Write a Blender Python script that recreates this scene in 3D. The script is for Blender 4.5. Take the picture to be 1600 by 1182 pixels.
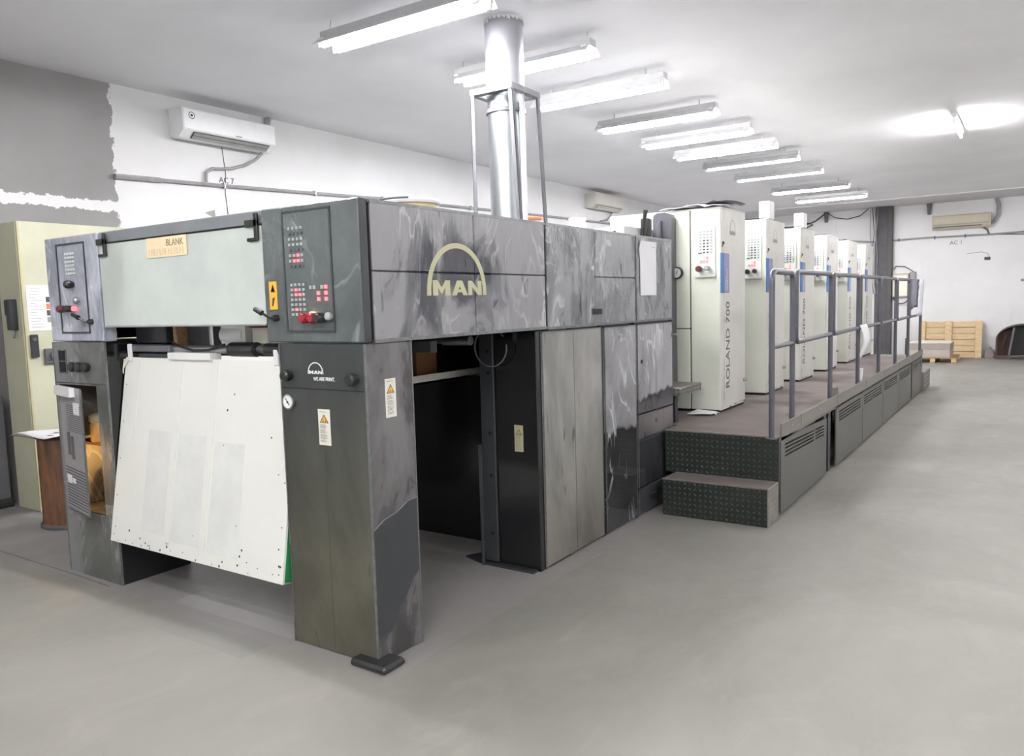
import bpy, bmesh, math, random
from mathutils import Vector, Matrix
random.seed(7)
for o in list(bpy.data.objects): bpy.data.objects.remove(o)
C = bpy.context.scene.collection
S = bpy.context.scene

# ------------------------------------------------------------------ camera
cam_d = bpy.data.cameras.new('camera'); cam = bpy.data.objects.new('camera', cam_d); C.objects.link(cam)
Rt, Up, Fw = (0.8323482, 0.55354621, -0.02798338), (-0.02906277, 0.09400827, 0.99514713), (-0.55349059, 0.82749564, -0.0943352)
cam.matrix_world = Matrix(((Rt[0], Up[0], -Fw[0], 0), (Rt[1], Up[1], -Fw[1], 0), (Rt[2], Up[2], -Fw[2], 1.6), (0, 0, 0, 1)))
cam_d.sensor_fit = 'HORIZONTAL'; cam_d.sensor_width = 36; cam_d.lens = 1222.665 / 1600 * 36; cam_d.clip_start = .05
S.camera = cam
# ------------------------------------------------------------------ light levels
TUBE = 130.0                     # radiance of the fluorescent tubes, those in view and the added ones
w = bpy.data.worlds.new('world'); S.world = w; w.use_nodes = True
w.node_tree.nodes['Background'].inputs[0].default_value = (.8, .85, .9, 1); w.node_tree.nodes['Background'].inputs[1].default_value = .3
vs = S.view_settings; vs.view_transform = 'Standard'; vs.look = 'None'; vs.gamma = 1; vs.use_curve_mapping = False; vs.exposure = 1.1

# ------------------------------------------------------------------ materials
def srgb(r, g, b):
    f = lambda c: (c / 255 / 12.92) if c / 255 <= .04045 else ((c / 255 + .055) / 1.055) ** 2.4
    return (f(r), f(g), f(b), 1)
def newmat(name):
    m = bpy.data.materials.new(name); m.use_nodes = True
    nt = m.node_tree; return m, nt, nt.nodes, nt.links, nt.nodes['Principled BSDF']
def noise(N, L, scale, detail=4, rough=.55, stretch=None, dist=0):
    tc = N.new('ShaderNodeTexCoord'); mp = N.new('ShaderNodeMapping'); n = N.new('ShaderNodeTexNoise')
    L.new(tc.outputs['Object'], mp.inputs[0]); L.new(mp.outputs[0], n.inputs['Vector'])
    if stretch: mp.inputs['Scale'].default_value = stretch
    n.inputs['Scale'].default_value = scale; n.inputs['Detail'].default_value = detail
    n.inputs['Roughness'].default_value = rough; n.inputs['Distortion'].default_value = dist
    return n
def ramp(N, L, src, stops):
    r = N.new('ShaderNodeValToRGB'); L.new(src, r.inputs[0]); e = r.color_ramp.elements
    e[0].position, e[0].color = stops[0]; e[1].position, e[1].color = stops[-1]
    for p, c in stops[1:-1]:
        x = e.new(p); x.color = c
    return r
def plain(name, col, rough=.5, metal=0, spec=.5, var=.12, scale=6, bump=0, bscale=40, coat=0, alpha=1):
    """painted or printed surface with a little grain and wear"""
    m, nt, N, L, B = newmat(name)
    c = srgb(*col)
    if var:
        n = noise(N, L, scale, 5, .6)
        lo = tuple(v * (1 - var) for v in c[:3]) + (1,); hi = tuple(min(1, v * (1 + var)) for v in c[:3]) + (1,)
        r = ramp(N, L, n.outputs[0], [(.3, lo), (.7, hi)]); L.new(r.outputs[0], B.inputs['Base Color'])
    else: B.inputs['Base Color'].default_value = c
    B.inputs['Roughness'].default_value = rough; B.inputs['Metallic'].default_value = metal
    B.inputs['Specular IOR Level'].default_value = spec; B.inputs['Coat Weight'].default_value = coat
    if bump:
        b = N.new('ShaderNodeBump'); b.inputs['Strength'].default_value = bump; b.inputs['Distance'].default_value = .01
        nb = noise(N, L, bscale, 3); L.new(nb.outputs[0], b.inputs['Height']); L.new(b.outputs[0], B.inputs['Normal'])
    return m
def emit(name, col, strength):
    m, nt, N, L, B = newmat(name)
    B.inputs['Base Color'].default_value = (*col, 1); B.inputs['Emission Color'].default_value = (*col, 1); B.inputs['Emission Strength'].default_value = strength
    return m
def crease_glints(N, L, col, amount, scale, stretch, tint):
    """highlights on the folds of the clear film, painted into the colour: narrow bands of a distorted noise, broken up by a second one"""
    c = noise(N, L, scale, 2, .5, stretch, 2.2); c2 = noise(N, L, scale * 1.7, 3, .5, stretch)
    r = ramp(N, L, c.outputs[0], [(.455, (0, 0, 0, 1)), (.5, (1, 1, 1, 1)), (.515, (0, 0, 0, 1))])
    k = ramp(N, L, c2.outputs[0], [(.46, (0, 0, 0, 1)), (.62, (amount,) * 3 + (1,))])
    q = N.new('ShaderNodeMath'); q.operation = 'MULTIPLY'; L.new(r.outputs[0], q.inputs[0]); L.new(k.outputs[0], q.inputs[1])
    m = N.new('ShaderNodeMixRGB'); L.new(q.outputs[0], m.inputs[0]); L.new(col, m.inputs[1]); m.inputs[2].default_value = srgb(*tint)
    return m.outputs[0]
def film(name, base, haze, lo=.42, hi=.62, scale=1.6, rough=(.12, .38), wrinkle=.35, wscale=3.2, stretch=(1, 1, .45), scratch=True, spec=.6, glint=.6):
    """dark paint wrapped in clear plastic film: hazy stuck patches, wrinkles, scratches"""
    m, nt, N, L, B = newmat(name)
    n = noise(N, L, scale, 7, .62, stretch, .6)
    r = ramp(N, L, n.outputs[0], [(lo, srgb(*base)), (hi, srgb(*haze))])
    col = r.outputs[0]
    if scratch:
        s = noise(N, L, 16, 2, .5, (1.2, 1.2, .22), .3)
        rs = ramp(N, L, s.outputs[0], [(.69, (0, 0, 0, 1)), (.73, (1, 1, 1, 1))])
        mx = N.new('ShaderNodeMixRGB'); L.new(rs.outputs[0], mx.inputs[0]); L.new(col, mx.inputs[1]); mx.inputs[2].default_value = srgb(*[v * .62 for v in base])
        col = mx.outputs[0]
    if glint: col = crease_glints(N, L, col, glint, 2.6, (1, 1, .5), [min(250, v * 1.35 + 20) for v in haze])
    L.new(col, B.inputs['Base Color'])
    rr = ramp(N, L, n.outputs[0], [(lo, (rough[0],) * 3 + (1,)), (hi, (rough[1],) * 3 + (1,))]); L.new(rr.outputs[0], B.inputs['Roughness'])
    B.inputs['Specular IOR Level'].default_value = spec
    w1 = noise(N, L, wscale, 3, .5, stretch, 1.6)
    w2 = noise(N, L, wscale * 4, 2, .5, (1, 1, .35), 1.0)
    ad = N.new('ShaderNodeMath'); ad.operation = 'MULTIPLY_ADD'; L.new(w2.outputs[0], ad.inputs[0]); ad.inputs[1].default_value = .3; L.new(w1.outputs[0], ad.inputs[2])
    b = N.new('ShaderNodeBump'); b.inputs['Strength'].default_value = wrinkle; b.inputs['Distance'].default_value = .03
    L.new(ad.outputs[0], b.inputs['Height']); L.new(b.outputs[0], B.inputs['Normal'])
    return m

def film_cut(name, above, below, cut, wob=.12, soft=.015, rough=(.3, .08), wrinkle=.3, spec=.6, glint=0):
    """film that ends in a ragged edge at height 'cut': hazy film above, bare paint below; a wide soft just blends two tones"""
    m, nt, N, L, B = newmat(name)
    tc = N.new('ShaderNodeTexCoord'); sp = N.new('ShaderNodeSeparateXYZ'); L.new(tc.outputs['Object'], sp.inputs[0])
    e = noise(N, L, 3.2, 5, .6, (1, 1, .6), .8)
    def M(op, a, b, c=None):
        q = N.new('ShaderNodeMath'); q.operation = op
        for i, v in enumerate((a, b, c)):
            if v is None: continue
            if isinstance(v, (int, float)): q.inputs[i].default_value = v
            else: L.new(v, q.inputs[i])
        return q.outputs[0]
    z = M('MULTIPLY_ADD', M('SUBTRACT', e.outputs[0], .5), wob * 2, sp.outputs[2])
    mr = N.new('ShaderNodeMapRange'); L.new(z, mr.inputs[0]); mr.inputs[1].default_value = cut - soft; mr.inputs[2].default_value = cut + soft
    n = noise(N, L, 2.0, 6, .6, (1, 1, .5), .6)
    ra = ramp(N, L, n.outputs[0], [(.36, srgb(*[v * .8 for v in above])), (.52, srgb(*above)), (.7, srgb(*[min(255, v * 1.12) for v in above]))])
    rb = ramp(N, L, n.outputs[0], [(.4, srgb(*[v * .85 for v in below])), (.65, srgb(*[min(255, v * 1.2) for v in below]))])
    mx = N.new('ShaderNodeMixRGB'); L.new(mr.outputs[0], mx.inputs[0]); L.new(rb.outputs[0], mx.inputs[1]); L.new(ra.outputs[0], mx.inputs[2])
    sc = noise(N, L, 15, 2, .5, (1.2, 1.2, .22), .3); rs = ramp(N, L, sc.outputs[0], [(.69, (0, 0, 0, 1)), (.74, (.8, .8, .8, 1))])
    m2 = N.new('ShaderNodeMixRGB'); L.new(rs.outputs[0], m2.inputs[0]); L.new(mx.outputs[0], m2.inputs[1]); m2.inputs[2].default_value = srgb(*[v * .7 for v in below])
    L.new(crease_glints(N, L, m2.outputs[0], glint, 3.0, (1, 1, .4), [min(250, v * 1.3 + 15) for v in above]) if glint else m2.outputs[0], B.inputs['Base Color'])
    L.new(M('MULTIPLY_ADD', mr.outputs[0], rough[0] - rough[1], rough[1]), B.inputs['Roughness']); B.inputs['Specular IOR Level'].default_value = spec
    w1 = noise(N, L, 3.4, 3, .5, (1, 1, .45), 1.5); b = N.new('ShaderNodeBump'); b.inputs['Distance'].default_value = .03
    L.new(M('MULTIPLY_ADD', mr.outputs[0], wrinkle * .8, wrinkle * .2), b.inputs['Strength']); L.new(w1.outputs[0], b.inputs['Height']); L.new(b.outputs[0], B.inputs['Normal'])
    return m
def film_logo(name, base, haze, cy, cz):
    """film stuck clear around the emblem at (cy, cz) and hazy towards the edges"""
    m = film(name, base, haze, .36, .5, 2.6, (.1, .36), .3, 3)
    N, L = m.node_tree.nodes, m.node_tree.links
    tc = N.new('ShaderNodeTexCoord'); mp = N.new('ShaderNodeMapping'); L.new(tc.outputs['Object'], mp.inputs[0])
    mp.inputs['Location'].default_value = (0, -cy, -cz * 1.5); mp.inputs['Scale'].default_value = (0, 1, 1.5)
    ln = N.new('ShaderNodeVectorMath'); ln.operation = 'LENGTH'; L.new(mp.outputs[0], ln.inputs[0])
    for r in [n for n in N if n.type == 'VALTORGB'][::2]:
        l = r.inputs[0].links[0]
        if abs(r.color_ramp.elements[0].position - .36) > .01: continue
        src = l.from_socket; L.remove(l)
        a = N.new('ShaderNodeMath'); a.operation = 'MULTIPLY_ADD'; L.new(ln.outputs['Value'], a.inputs[0]); a.inputs[1].default_value = .42; L.new(src, a.inputs[2])
        b = N.new('ShaderNodeMath'); b.operation = 'SUBTRACT'; L.new(a.outputs[0], b.inputs[0]); b.inputs[1].default_value = .24; L.new(b.outputs[0], r.inputs[0])
    return m

def wall_mat(name, paint):
    """white limewash with grime; 'paint' adds the grey painted stretch with raw plaster edges on the left wall"""
    m, nt, N, L, B = newmat(name)
    n = noise(N, L, .7, 6, .6); r = ramp(N, L, n.outputs[0], [(.3, srgb(212, 212, 212)), (.65, srgb(225, 225, 226))])
    st = noise(N, L, 2.2, 6, .65, (1, 1, .25)); rs = ramp(N, L, st.outputs[0], [(.62, (0, 0, 0, 1)), (.8, (.35, .35, .35, 1))])
    mx = N.new('ShaderNodeMixRGB'); L.new(rs.outputs[0], mx.inputs[0]); L.new(r.outputs[0], mx.inputs[1]); mx.inputs[2].default_value = srgb(176, 172, 168)
    col = mx.outputs[0]
    if paint:
        tc = N.new('ShaderNodeTexCoord'); sp = N.new('ShaderNodeSeparateXYZ'); L.new(tc.outputs['Object'], sp.inputs[0])
        e = noise(N, L, 9, 5, .7)
        def M(op, a, b):
            q = N.new('ShaderNodeMath'); q.operation = op
            for i, v in enumerate((a, b)):
                if isinstance(v, (int, float)): q.inputs[i].default_value = v
                else: L.new(v, q.inputs[i])
            return q.outputs[0]
        wob = M('MULTIPLY', M('SUBTRACT', e.outputs[0], .5), .22)
        y = M('ADD', sp.outputs[1], wob); z = M('ADD', sp.outputs[2], M('MULTIPLY', wob, .7))
        grey = M('MULTIPLY', M('LESS_THAN', y, 4.30), M('GREATER_THAN', y, .6))
        strip = M('MULTIPLY', M('GREATER_THAN', z, 2.59), M('LESS_THAN', z, 2.685))
        f = M('MULTIPLY', grey, M('SUBTRACT', 1, strip))
        gn = noise(N, L, 1.1, 4); gr = ramp(N, L, gn.outputs[0], [(.3, srgb(134, 133, 133)), (.7, srgb(150, 148, 148))])
        m2 = N.new('ShaderNodeMixRGB'); L.new(f, m2.inputs[0]); L.new(col, m2.inputs[1]); L.new(gr.outputs[0], m2.inputs[2]); col = m2.outputs[0]
    L.new(col, B.inputs['Base Color']); B.inputs['Roughness'].default_value = .75; B.inputs['Specular IOR Level'].default_value = .25
    b = N.new('ShaderNodeBump'); b.inputs['Strength'].default_value = .12; b.inputs['Distance'].default_value = .01
    nb = noise(N, L, 18, 5); L.new(nb.outputs[0], b.inputs['Height']); L.new(b.outputs[0], B.inputs['Normal'])
    return m
def floor_mat():
    m, nt, N, L, B = newmat('floor_paint')
    n = noise(N, L, .55, 8, .62, None, .8); r = ramp(N, L, n.outputs[0], [(.28, srgb(128, 126, 120)), (.5, srgb(142, 140, 134)), (.72, srgb(153, 151, 145))])
    n2 = noise(N, L, 3.5, 7, .7, (1, .6, 1), .8); r2 = ramp(N, L, n2.outputs[0], [(.52, (0, 0, 0, 1)), (.72, (.4, .4, .4, 1))])
    mx = N.new('ShaderNodeMixRGB'); L.new(r2.outputs[0], mx.inputs[0]); L.new(r.outputs[0], mx.inputs[1]); mx.inputs[2].default_value = srgb(167, 164, 156)
    col = mx.outputs[0]
    tc = N.new('ShaderNodeTexCoord'); sp = N.new('ShaderNodeSeparateXYZ'); L.new(tc.outputs['Object'], sp.inputs[0])
    def M(op, a, b):
        q = N.new('ShaderNodeMath'); q.operation = op
        for i, v in enumerate((a, b)):
            if isinstance(v, (int, float)): q.inputs[i].default_value = v
            else: L.new(v, q.inputs[i])
        return q.outputs[0]
    X, Y = sp.outputs[0], sp.outputs[1]
    def rect(x0, x1, y0, y1): return M('MULTIPLY', M('MULTIPLY', M('GREATER_THAN', X, x0), M('LESS_THAN', X, x1)), M('MULTIPLY', M('GREATER_THAN', Y, y0), M('LESS_THAN', Y, y1)))
    def over(col, f, k, c):
        mm = N.new('ShaderNodeMixRGB'); L.new(M('MULTIPLY', f, k), mm.inputs[0]); L.new(col, mm.inputs[1]); mm.inputs[2].default_value = srgb(*c); return mm.outputs[0]
    wob = M('MULTIPLY', M('SUBTRACT', n2.outputs[0], .5), .12); X0_, X = X, M('ADD', X, wob); Y = M('ADD', Y, M('MULTIPLY', wob, .3))
    col = over(col, rect(-8, -2.26, 2.37, 30), .7, (144, 141, 141))          # violet-grey area round and under the press
    col = over(col, rect(-3.95, -2.98, 2.45, 2.64), .8, (158, 156, 154))      # overpainted patches
    col = over(col, rect(-3.7, -3.0, 2.18, 2.36), .5, (136, 135, 132))
    col = over(col, rect(-4.4, -3.6, 2.12, 2.37), .35, (144, 143, 138))
    col = over(col, rect(-8, -4.5, 2.40, 2.412), .8, (96, 94, 92))
    L.new(col, B.inputs['Base Color'])
    rr = ramp(N, L, n2.outputs[0], [(.3, (.38,) * 3 + (1,)), (.7, (.6,) * 3 + (1,))]); L.new(rr.outputs[0], B.inputs['Roughness'])
    B.inputs['Specular IOR Level'].default_value = .35
    b = N.new('ShaderNodeBump'); b.inputs['Strength'].default_value = .06; b.inputs['Distance'].default_value = .01
    L.new(n2.outputs[0], b.inputs['Height']); L.new(b.outputs[0], B.inputs['Normal'])
    return m
def wood_mat(name, c1, c2):
    m, nt, N, L, B = newmat(name)
    n = noise(N, L, 9, 6, .6, (.5, 4, 4), 1.2); r = ramp(N, L, n.outputs[0], [(.35, srgb(*c1)), (.65, srgb(*c2))])
    L.new(r.outputs[0], B.inputs['Base Color']); B.inputs['Roughness'].default_value = .75
    return m
def rust_mat():
    m, nt, N, L, B = newmat('rust')
    n = noise(N, L, 14, 7, .65, (1, 1, .14), .4)
    r = ramp(N, L, n.outputs[0], [(.3, srgb(40, 28, 22)), (.46, srgb(88, 64, 46)), (.58, srgb(124, 84, 56)), (.66, srgb(142, 78, 48)), (.78, srgb(172, 152, 134))])
    L.new(r.outputs[0], B.inputs['Base Color']); B.inputs['Roughness'].default_value = .55
    return m
def glass_mat():
    m, nt, N, L, B = newmat('guard_glass')
    N.remove(B); out = N['Material Output']
    t = N.new('ShaderNodeBsdfTransparent'); t.inputs[0].default_value = (.85, .9, .87, 1)
    g = N.new('ShaderNodeBsdfGlossy'); g.inputs[0].default_value = (.92, .96, .93, 1); g.inputs['Roughness'].default_value = .06
    d = N.new('ShaderNodeBsdfDiffuse'); d.inputs[0].default_value = srgb(234, 242, 236)
    n = noise(N, L, 2.2, 5); r = ramp(N, L, n.outputs[0], [(.35, (.42,) * 3 + (1,)), (.7, (.54,) * 3 + (1,))])
    a = N.new('ShaderNodeMixShader'); a.inputs[0].default_value = .5; L.new(t.outputs[0], a.inputs[1]); L.new(g.outputs[0], a.inputs[2])
    b = N.new('ShaderNodeMixShader'); L.new(r.outputs[0], b.inputs[0]); L.new(a.outputs[0], b.inputs[1]); L.new(d.outputs[0], b.inputs[2])
    L.new(b.outputs[0], out.inputs[0])
    return m

MT = dict(
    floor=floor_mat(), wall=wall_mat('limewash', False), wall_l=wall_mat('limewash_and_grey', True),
    ceil=plain('ceiling_paint', (240, 240, 243), .8, spec=.2, var=.05, scale=.6, bump=.05, bscale=3),
    beam=plain('beam_paint', (212, 210, 212), .8, spec=.2, var=.04, scale=.6),
    panel=film_logo('film_grey_panel', (56, 58, 66), (138, 137, 140), 3.12 - 4.1, 1.79),
    panel_b=film('film_grey_wrinkled', (80, 82, 87), (146, 147, 150), .38, .6, 2.6, (.14, .34), .55, 4.5),
    lower=film_cut('film_lower_panel', (156, 155, 151), (100, 96, 90), .5, .25, .55, (.42, .34), .12),  # smooth gradient, darker and browner towards the bottom
    mirror=film_cut('film_narrow_door', (158, 158, 162), (58, 58, 60), .70, .12, .012, (.24, .08), .35, spec=.8, glint=.7),
    mirror_b=film_cut('film_upper_door', (164, 164, 168), (70, 70, 74), .90, .12, .012, (.22, .08), .35, spec=.8, glint=.7), mirror_c=film_cut('film_mid_door', (112, 108, 108), (62, 62, 66), .58, .03, .01, (.22, .08), .12, spec=.8), mirror_d=plain('bare_shiny_door', (74, 74, 78), .12, spec=.8),
    console=film('film_console', (74, 80, 81), (104, 111, 111), .35, .65, 1.4, (.12, .3), .35, 4, (1, 1, .7), False),
    console_l=film('film_console_pale', (146, 150, 162), (196, 200, 210), .4, .6, 3, (.12, .3), .5, 5, (1, 1, .6), False),
    column=film_cut('column_front', (60, 64, 64), (84, 82, 70),   .80, .3, .5, (.36, .4), .06, spec=.45),
    column_s=film('column_side', (66, 64, 64), (112, 110, 111), .45, .55, 1.3, (.2, .4), .1, 1.5, (1, 1, .5), False, .4, 0),
    column_l=film('column_left', (92, 94, 90), (128, 130, 130), .4, .6, 2.0, (.2, .36), .15, 2, (1, 1, .5), False),
    black=plain('black_paint', (26, 26, 28), .35, var=.15, spec=.4), gloss_black=plain('black_gloss', (24, 25, 27), .12, var=.1, spec=.6),
    dark=plain('dark_grey_steel', (52, 54, 58), .4, var=.12), gap=plain('dark_seam', (14, 14, 15), .6, var=0),
    trim=plain('worn_edge', (120, 122, 124), .35, metal=.6, var=.25, scale=30), edge=plain('dark_edge', (60, 63, 66), .35, var=.15),
    steel=plain('bare_steel', (178, 180, 182), .28, metal=.85, var=.1, scale=12), chrome=plain('chrome', (210, 212, 215), .14, metal=1, var=0),
    galv=plain('galvanised', (172, 177, 180), .34, metal=.9, var=.08, scale=5), beam_grey=plain('beam_grey', (128, 132, 136), .35), galv_d=plain('galvanised_dull', (168, 168, 174), .42, metal=.6, var=.08, scale=4),
    angle=plain('painted_angle', (98, 99, 104), .45, var=.08), sheet=plain('white_sheet', (234, 235, 229), .4, var=.03, scale=2, bump=.03, bscale=6),
    sheet_g=plain('grimy_sheet', (227, 229, 225), .42, var=.06, scale=5), green=plain('green_paint', (36, 132, 70), .5), white=plain('white_plastic', (236, 237, 238), .35, var=.03),
    ac2=plain('old_plastic', (206, 205, 196), .45, var=.05), ac3=plain('yellowed_plastic', (188, 180, 160), .5, var=.06), vent=plain('vent_dark', (70, 70, 70), .6), vent_l=plain('vent_grey', (150, 150, 148), .6),
    lug=plain('lug_steel', (60, 66, 62), .3, var=.3, scale=30), alu=plain('aluminium_edge', (214, 212, 204), .4, metal=.2, var=.1, scale=12), brown_ink=plain('brown_ink', (150, 122, 104), .7, var=0), pink_ink=plain('faded_ink', (220, 186, 158), .7, var=0),
    cream=plain('cream_paint', (228, 231, 218), .35, var=.05, scale=2.5, coat=.15), cream_s=plain('pale_side_paint', (216, 214, 208), .4, var=.06, scale=3.5),
    cream_p=plain('panel_plate', (218, 224, 220), .35, var=.03), blue=plain('blue_stripe', (52, 112, 178), .4, var=.05), lilac=plain('faded_stripe', (142, 142, 178), .45, var=.08),
    olive=plain('olive_cabinet', (188, 188, 164), .5, var=.08, scale=3), key=plain('grey_key', (168, 176, 174), .4, var=.05), key_w=plain('pale_key', (216, 224, 220), .4, var=.05), key_d=plain('dark_key', (78, 80, 82), .4),
    red=plain('red_plastic', (150, 34, 44), .25, var=.1), maroon=plain('maroon_plastic', (92, 42, 48), .3), yellow=plain('yellow_label', (236, 182, 62), .5, var=.05), rubber=plain('rubber', (38, 40, 40), .35),
    label=plain('label_white', (226, 224, 212), .5, var=.03), label_d=plain('aged_label', (186, 178, 142), .5, var=.08), ink=plain('grey_ink', (150, 150, 144), .7, var=0), ink_d=plain('dark_ink', (66, 66, 68), .7, var=0),
    logo=plain('logo_cream', (186, 184, 148), .4, var=.06), logo_w=plain('logo_white', (232, 234, 232), .4, var=0), logo_g=plain('logo_faded', (150, 152, 150), .5, var=.1), letter=plain('letter_grey', (92, 96, 94), .5, var=.3, scale=14),
    note=plain('manila_note', (240, 222, 184), .55, var=.04), paper=plain('paper', (236, 236, 240), .6, var=.03), orange=plain('orange_print', (222, 120, 70), .6),
    kick=plain('kick_plate', (116, 112, 106), .42, var=.08, scale=3), vpanel=plain('vented_panel', (90, 89, 85), .4, var=.08, scale=3, spec=.5),
    deck=plain('deck_rubber', (122, 112, 110), .6, var=.2, scale=2.2, bump=.2, bscale=26), tread=plain('dark_tread', (40, 46, 42), .3, var=.25, scale=8), tread_g=plain('worn_tread', (120, 116, 110), .4, var=.2, scale=8),
    rail=plain('rail_paint', (82, 82, 90), .3, var=.08, spec=.6), wood=wood_mat('pine', (196, 170, 130), (222, 198, 160)), wood_d=wood_mat('old_wood', (150, 118, 82), (184, 150, 110)),
    board=plain('kraft_wrap', (158, 148, 142), .6, var=.05), board_l=plain('kraft_light', (176, 168, 162), .6, var=.04), brown=plain('brown_board', (150, 106, 72), .6), hood=plain('brown_steel', (76, 60, 54), .5, var=.2), rust=rust_mat(),
    cable=plain('cable_grey', (92, 92, 96), .6), cable_b=plain('cable_black', (34, 34, 36), .5), conduit=plain('conduit_grey', (148, 147, 148), .5, var=.15, scale=20), scol=plain('column_steel', (70, 68, 72), .6, var=.3, scale=4),
    glass=glass_mat(), reflector=plain('reflector_white', (200, 200, 202), .5, var=.06), tube=emit('fluorescent_tube', (1, .985, .99), TUBE), bulb=emit('warm_bulb', (1, .6, .2), 60),
    led=emit('red_led', (1, .12, .14), 1.1), led_a=emit('amber_led', (1, .7, .25), 3), jar=plain('amber_jar', (224, 178, 110), .25, var=.1), copper=plain('copper_pipe', (150, 96, 66), .35, metal=.6, var=.2), door=plain('grey_mesh_door', (150, 148, 148), .35, var=.1, scale=30),
    cloth=plain('white_cloth', (226, 226, 234), .8), cloth_g=plain('grey_cloth', (134, 134, 144), .85), tan=plain('tan_label', (226, 206, 160), .5, var=.12, scale=14), scribble=plain('marker_ink', (86, 84, 86), .8, var=0), brushed=plain('dial_white', (238, 238, 236), .4, var=0),
)

# ------------------------------------------------------------------ builders
ORG = {}
class MB:
    def __init__(s): s.v = []; s.f = []; s.m = []
    def add(s, vs, fs, mi=0):
        b = len(s.v); s.v += [tuple(p) for p in vs]; s.f += [tuple(b + i for i in f) for f in fs]; s.m += [mi] * len(fs); return s
    def box(s, x0, x1, y0, y1, z0, z1, mi=0, T=None):
        vs = [Vector((x, y, z)) for x in (x0, x1) for y in (y0, y1) for z in (z0, z1)]
        if T: vs = [T @ p for p in vs]
        return s.add(vs, [(0, 1, 3, 2), (4, 6, 7, 5), (0, 4, 5, 1), (2, 3, 7, 6), (0, 2, 6, 4), (1, 5, 7, 3)], mi)
    def tube(s, path, r, seg=10, mi=0, cap=True, r2=None):
        path = [Vector(p) for p in path]; n = len(path); rings = []; up = None
        for i, p in enumerate(path):
            d = (path[min(i + 1, n - 1)] - path[max(i - 1, 0)]).normalized()
            if up is None: up = Vector((0, 0, 1)) if abs(d.z) < .9 else Vector((1, 0, 0))
            a = d.cross(up).normalized(); b = a.cross(d).normalized(); up = b
            rr = r if r2 is None else r + (r2 - r) * i / (n - 1)
            rings.append([p + (a * math.cos(2 * math.pi * k / seg) + b * math.sin(2 * math.pi * k / seg)) * rr for k in range(seg)])
        fs = [(i * seg + k, i * seg + (k + 1) % seg, (i + 1) * seg + (k + 1) % seg, (i + 1) * seg + k) for i in range(n - 1) for k in range(seg)]
        if cap: fs += [tuple(range(seg))[::-1], tuple((n - 1) * seg + k for k in range(seg))]
        return s.add([v for r_ in rings for v in r_], fs, mi)
    def lathe(s, c, prof, axis='z', seg=24, mi=0):
        """prof: (radius, height along axis) list around point c"""
        vs = []
        for r, h in prof:
            for k in range(seg):
                a = 2 * math.pi * k / seg; p = (r * math.cos(a), r * math.sin(a), h)
                if axis == 'x': p = (p[2], p[0], p[1])
                elif axis == 'y': p = (p[1], p[2], p[0])
                vs.append((c[0] + p[0], c[1] + p[1], c[2] + p[2]))
        n = len(prof)
        fs = [(i * seg + k, i * seg + (k + 1) % seg, (i + 1) * seg + (k + 1) % seg, (i + 1) * seg + k) for i in range(n - 1) for k in range(seg)]
        fs += [tuple(range(seg))[::-1], tuple((n - 1) * seg + k for k in range(seg))]
        return s.add(vs, fs, mi)
    def poly(s, pts, mi=0): return s.add(pts, [tuple(range(len(pts)))], mi)
    def prism(s, pts, off, mi=0):
        n = len(pts); o = Vector(off); a = [Vector(p) for p in pts]
        return s.add(a + [p + o for p in a], [tuple(range(n))[::-1], tuple(range(n, 2 * n))] + [(i, (i + 1) % n, n + (i + 1) % n, n + i) for i in range(n)], mi)
    def sheet(s, grid, t=0, mi=0):
        """grid[i][j] of points"""
        r, c = len(grid), len(grid[0])
        return s.add([p for row in grid for p in row], [(i * c + j, i * c + j + 1, (i + 1) * c + j + 1, (i + 1) * c + j) for i in range(r - 1) for j in range(c - 1)], mi)
    def build(s, name, mats, parent=None, bevel=0, smooth=False, solid=0):
        me = bpy.data.meshes.new(name); o0 = Vector(ORG.get(parent.name, (0, 0, 0))) if parent else Vector((0, 0, 0))
        base = Vector((0, 0, 0)) if parent else None
        vs = [Vector(p) for p in s.v]
        if parent is None:      # own origin at the base centre
            lo = Vector(min(p[i] for p in vs) for i in range(3)); hi = Vector(max(p[i] for p in vs) for i in range(3))
            o0 = Vector(((lo.x + hi.x) / 2, (lo.y + hi.y) / 2, lo.z))
        me.from_pydata([tuple(p - o0) for p in vs], [], s.f); me.update()
        if not isinstance(mats, (list, tuple)): mats = [mats]
        for m in mats: me.materials.append(MT[m] if isinstance(m, str) else m)
        for p, mi in zip(me.polygons, s.m): p.material_index = mi
        bm = bmesh.new(); bm.from_mesh(me); bmesh.ops.recalc_face_normals(bm, faces=bm.faces)
        if bevel: bmesh.ops.bevel(bm, geom=list(bm.edges), offset=bevel, segments=1, affect='EDGES', clamp_overlap=True)
        if smooth:
            for f in bm.faces: f.smooth = True
            for e in bm.edges:
                if len(e.link_faces) == 2 and e.calc_face_angle() > .7: e.smooth = False
        bm.to_mesh(me); bm.free()
        ob = bpy.data.objects.new(name, me); C.objects.link(ob)
        if parent: ob.parent = parent
        else: ob.location = o0
        ORG[ob.name] = o0 if not parent else o0
        if solid:
            md = ob.modifiers.new('thick', 'SOLIDIFY'); md.thickness = solid; md.offset = 0
        return ob
def tag(o, label, cat=None, group=None, kind=None):
    if label: o['label'] = label
    if cat: o['category'] = cat
    if group: o['group'] = group
    if kind: o['kind'] = kind
    return o
def thing(name, loc, label, cat, group=None):
    o = bpy.data.objects.new(name, None); C.objects.link(o); o.location = loc; o.empty_display_size = .2; ORG[o.name] = Vector(loc)
    return tag(o, label, cat, group)
def kids(o): return [c for c in bpy.data.objects if c.parent is o]
CH = {}
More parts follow.
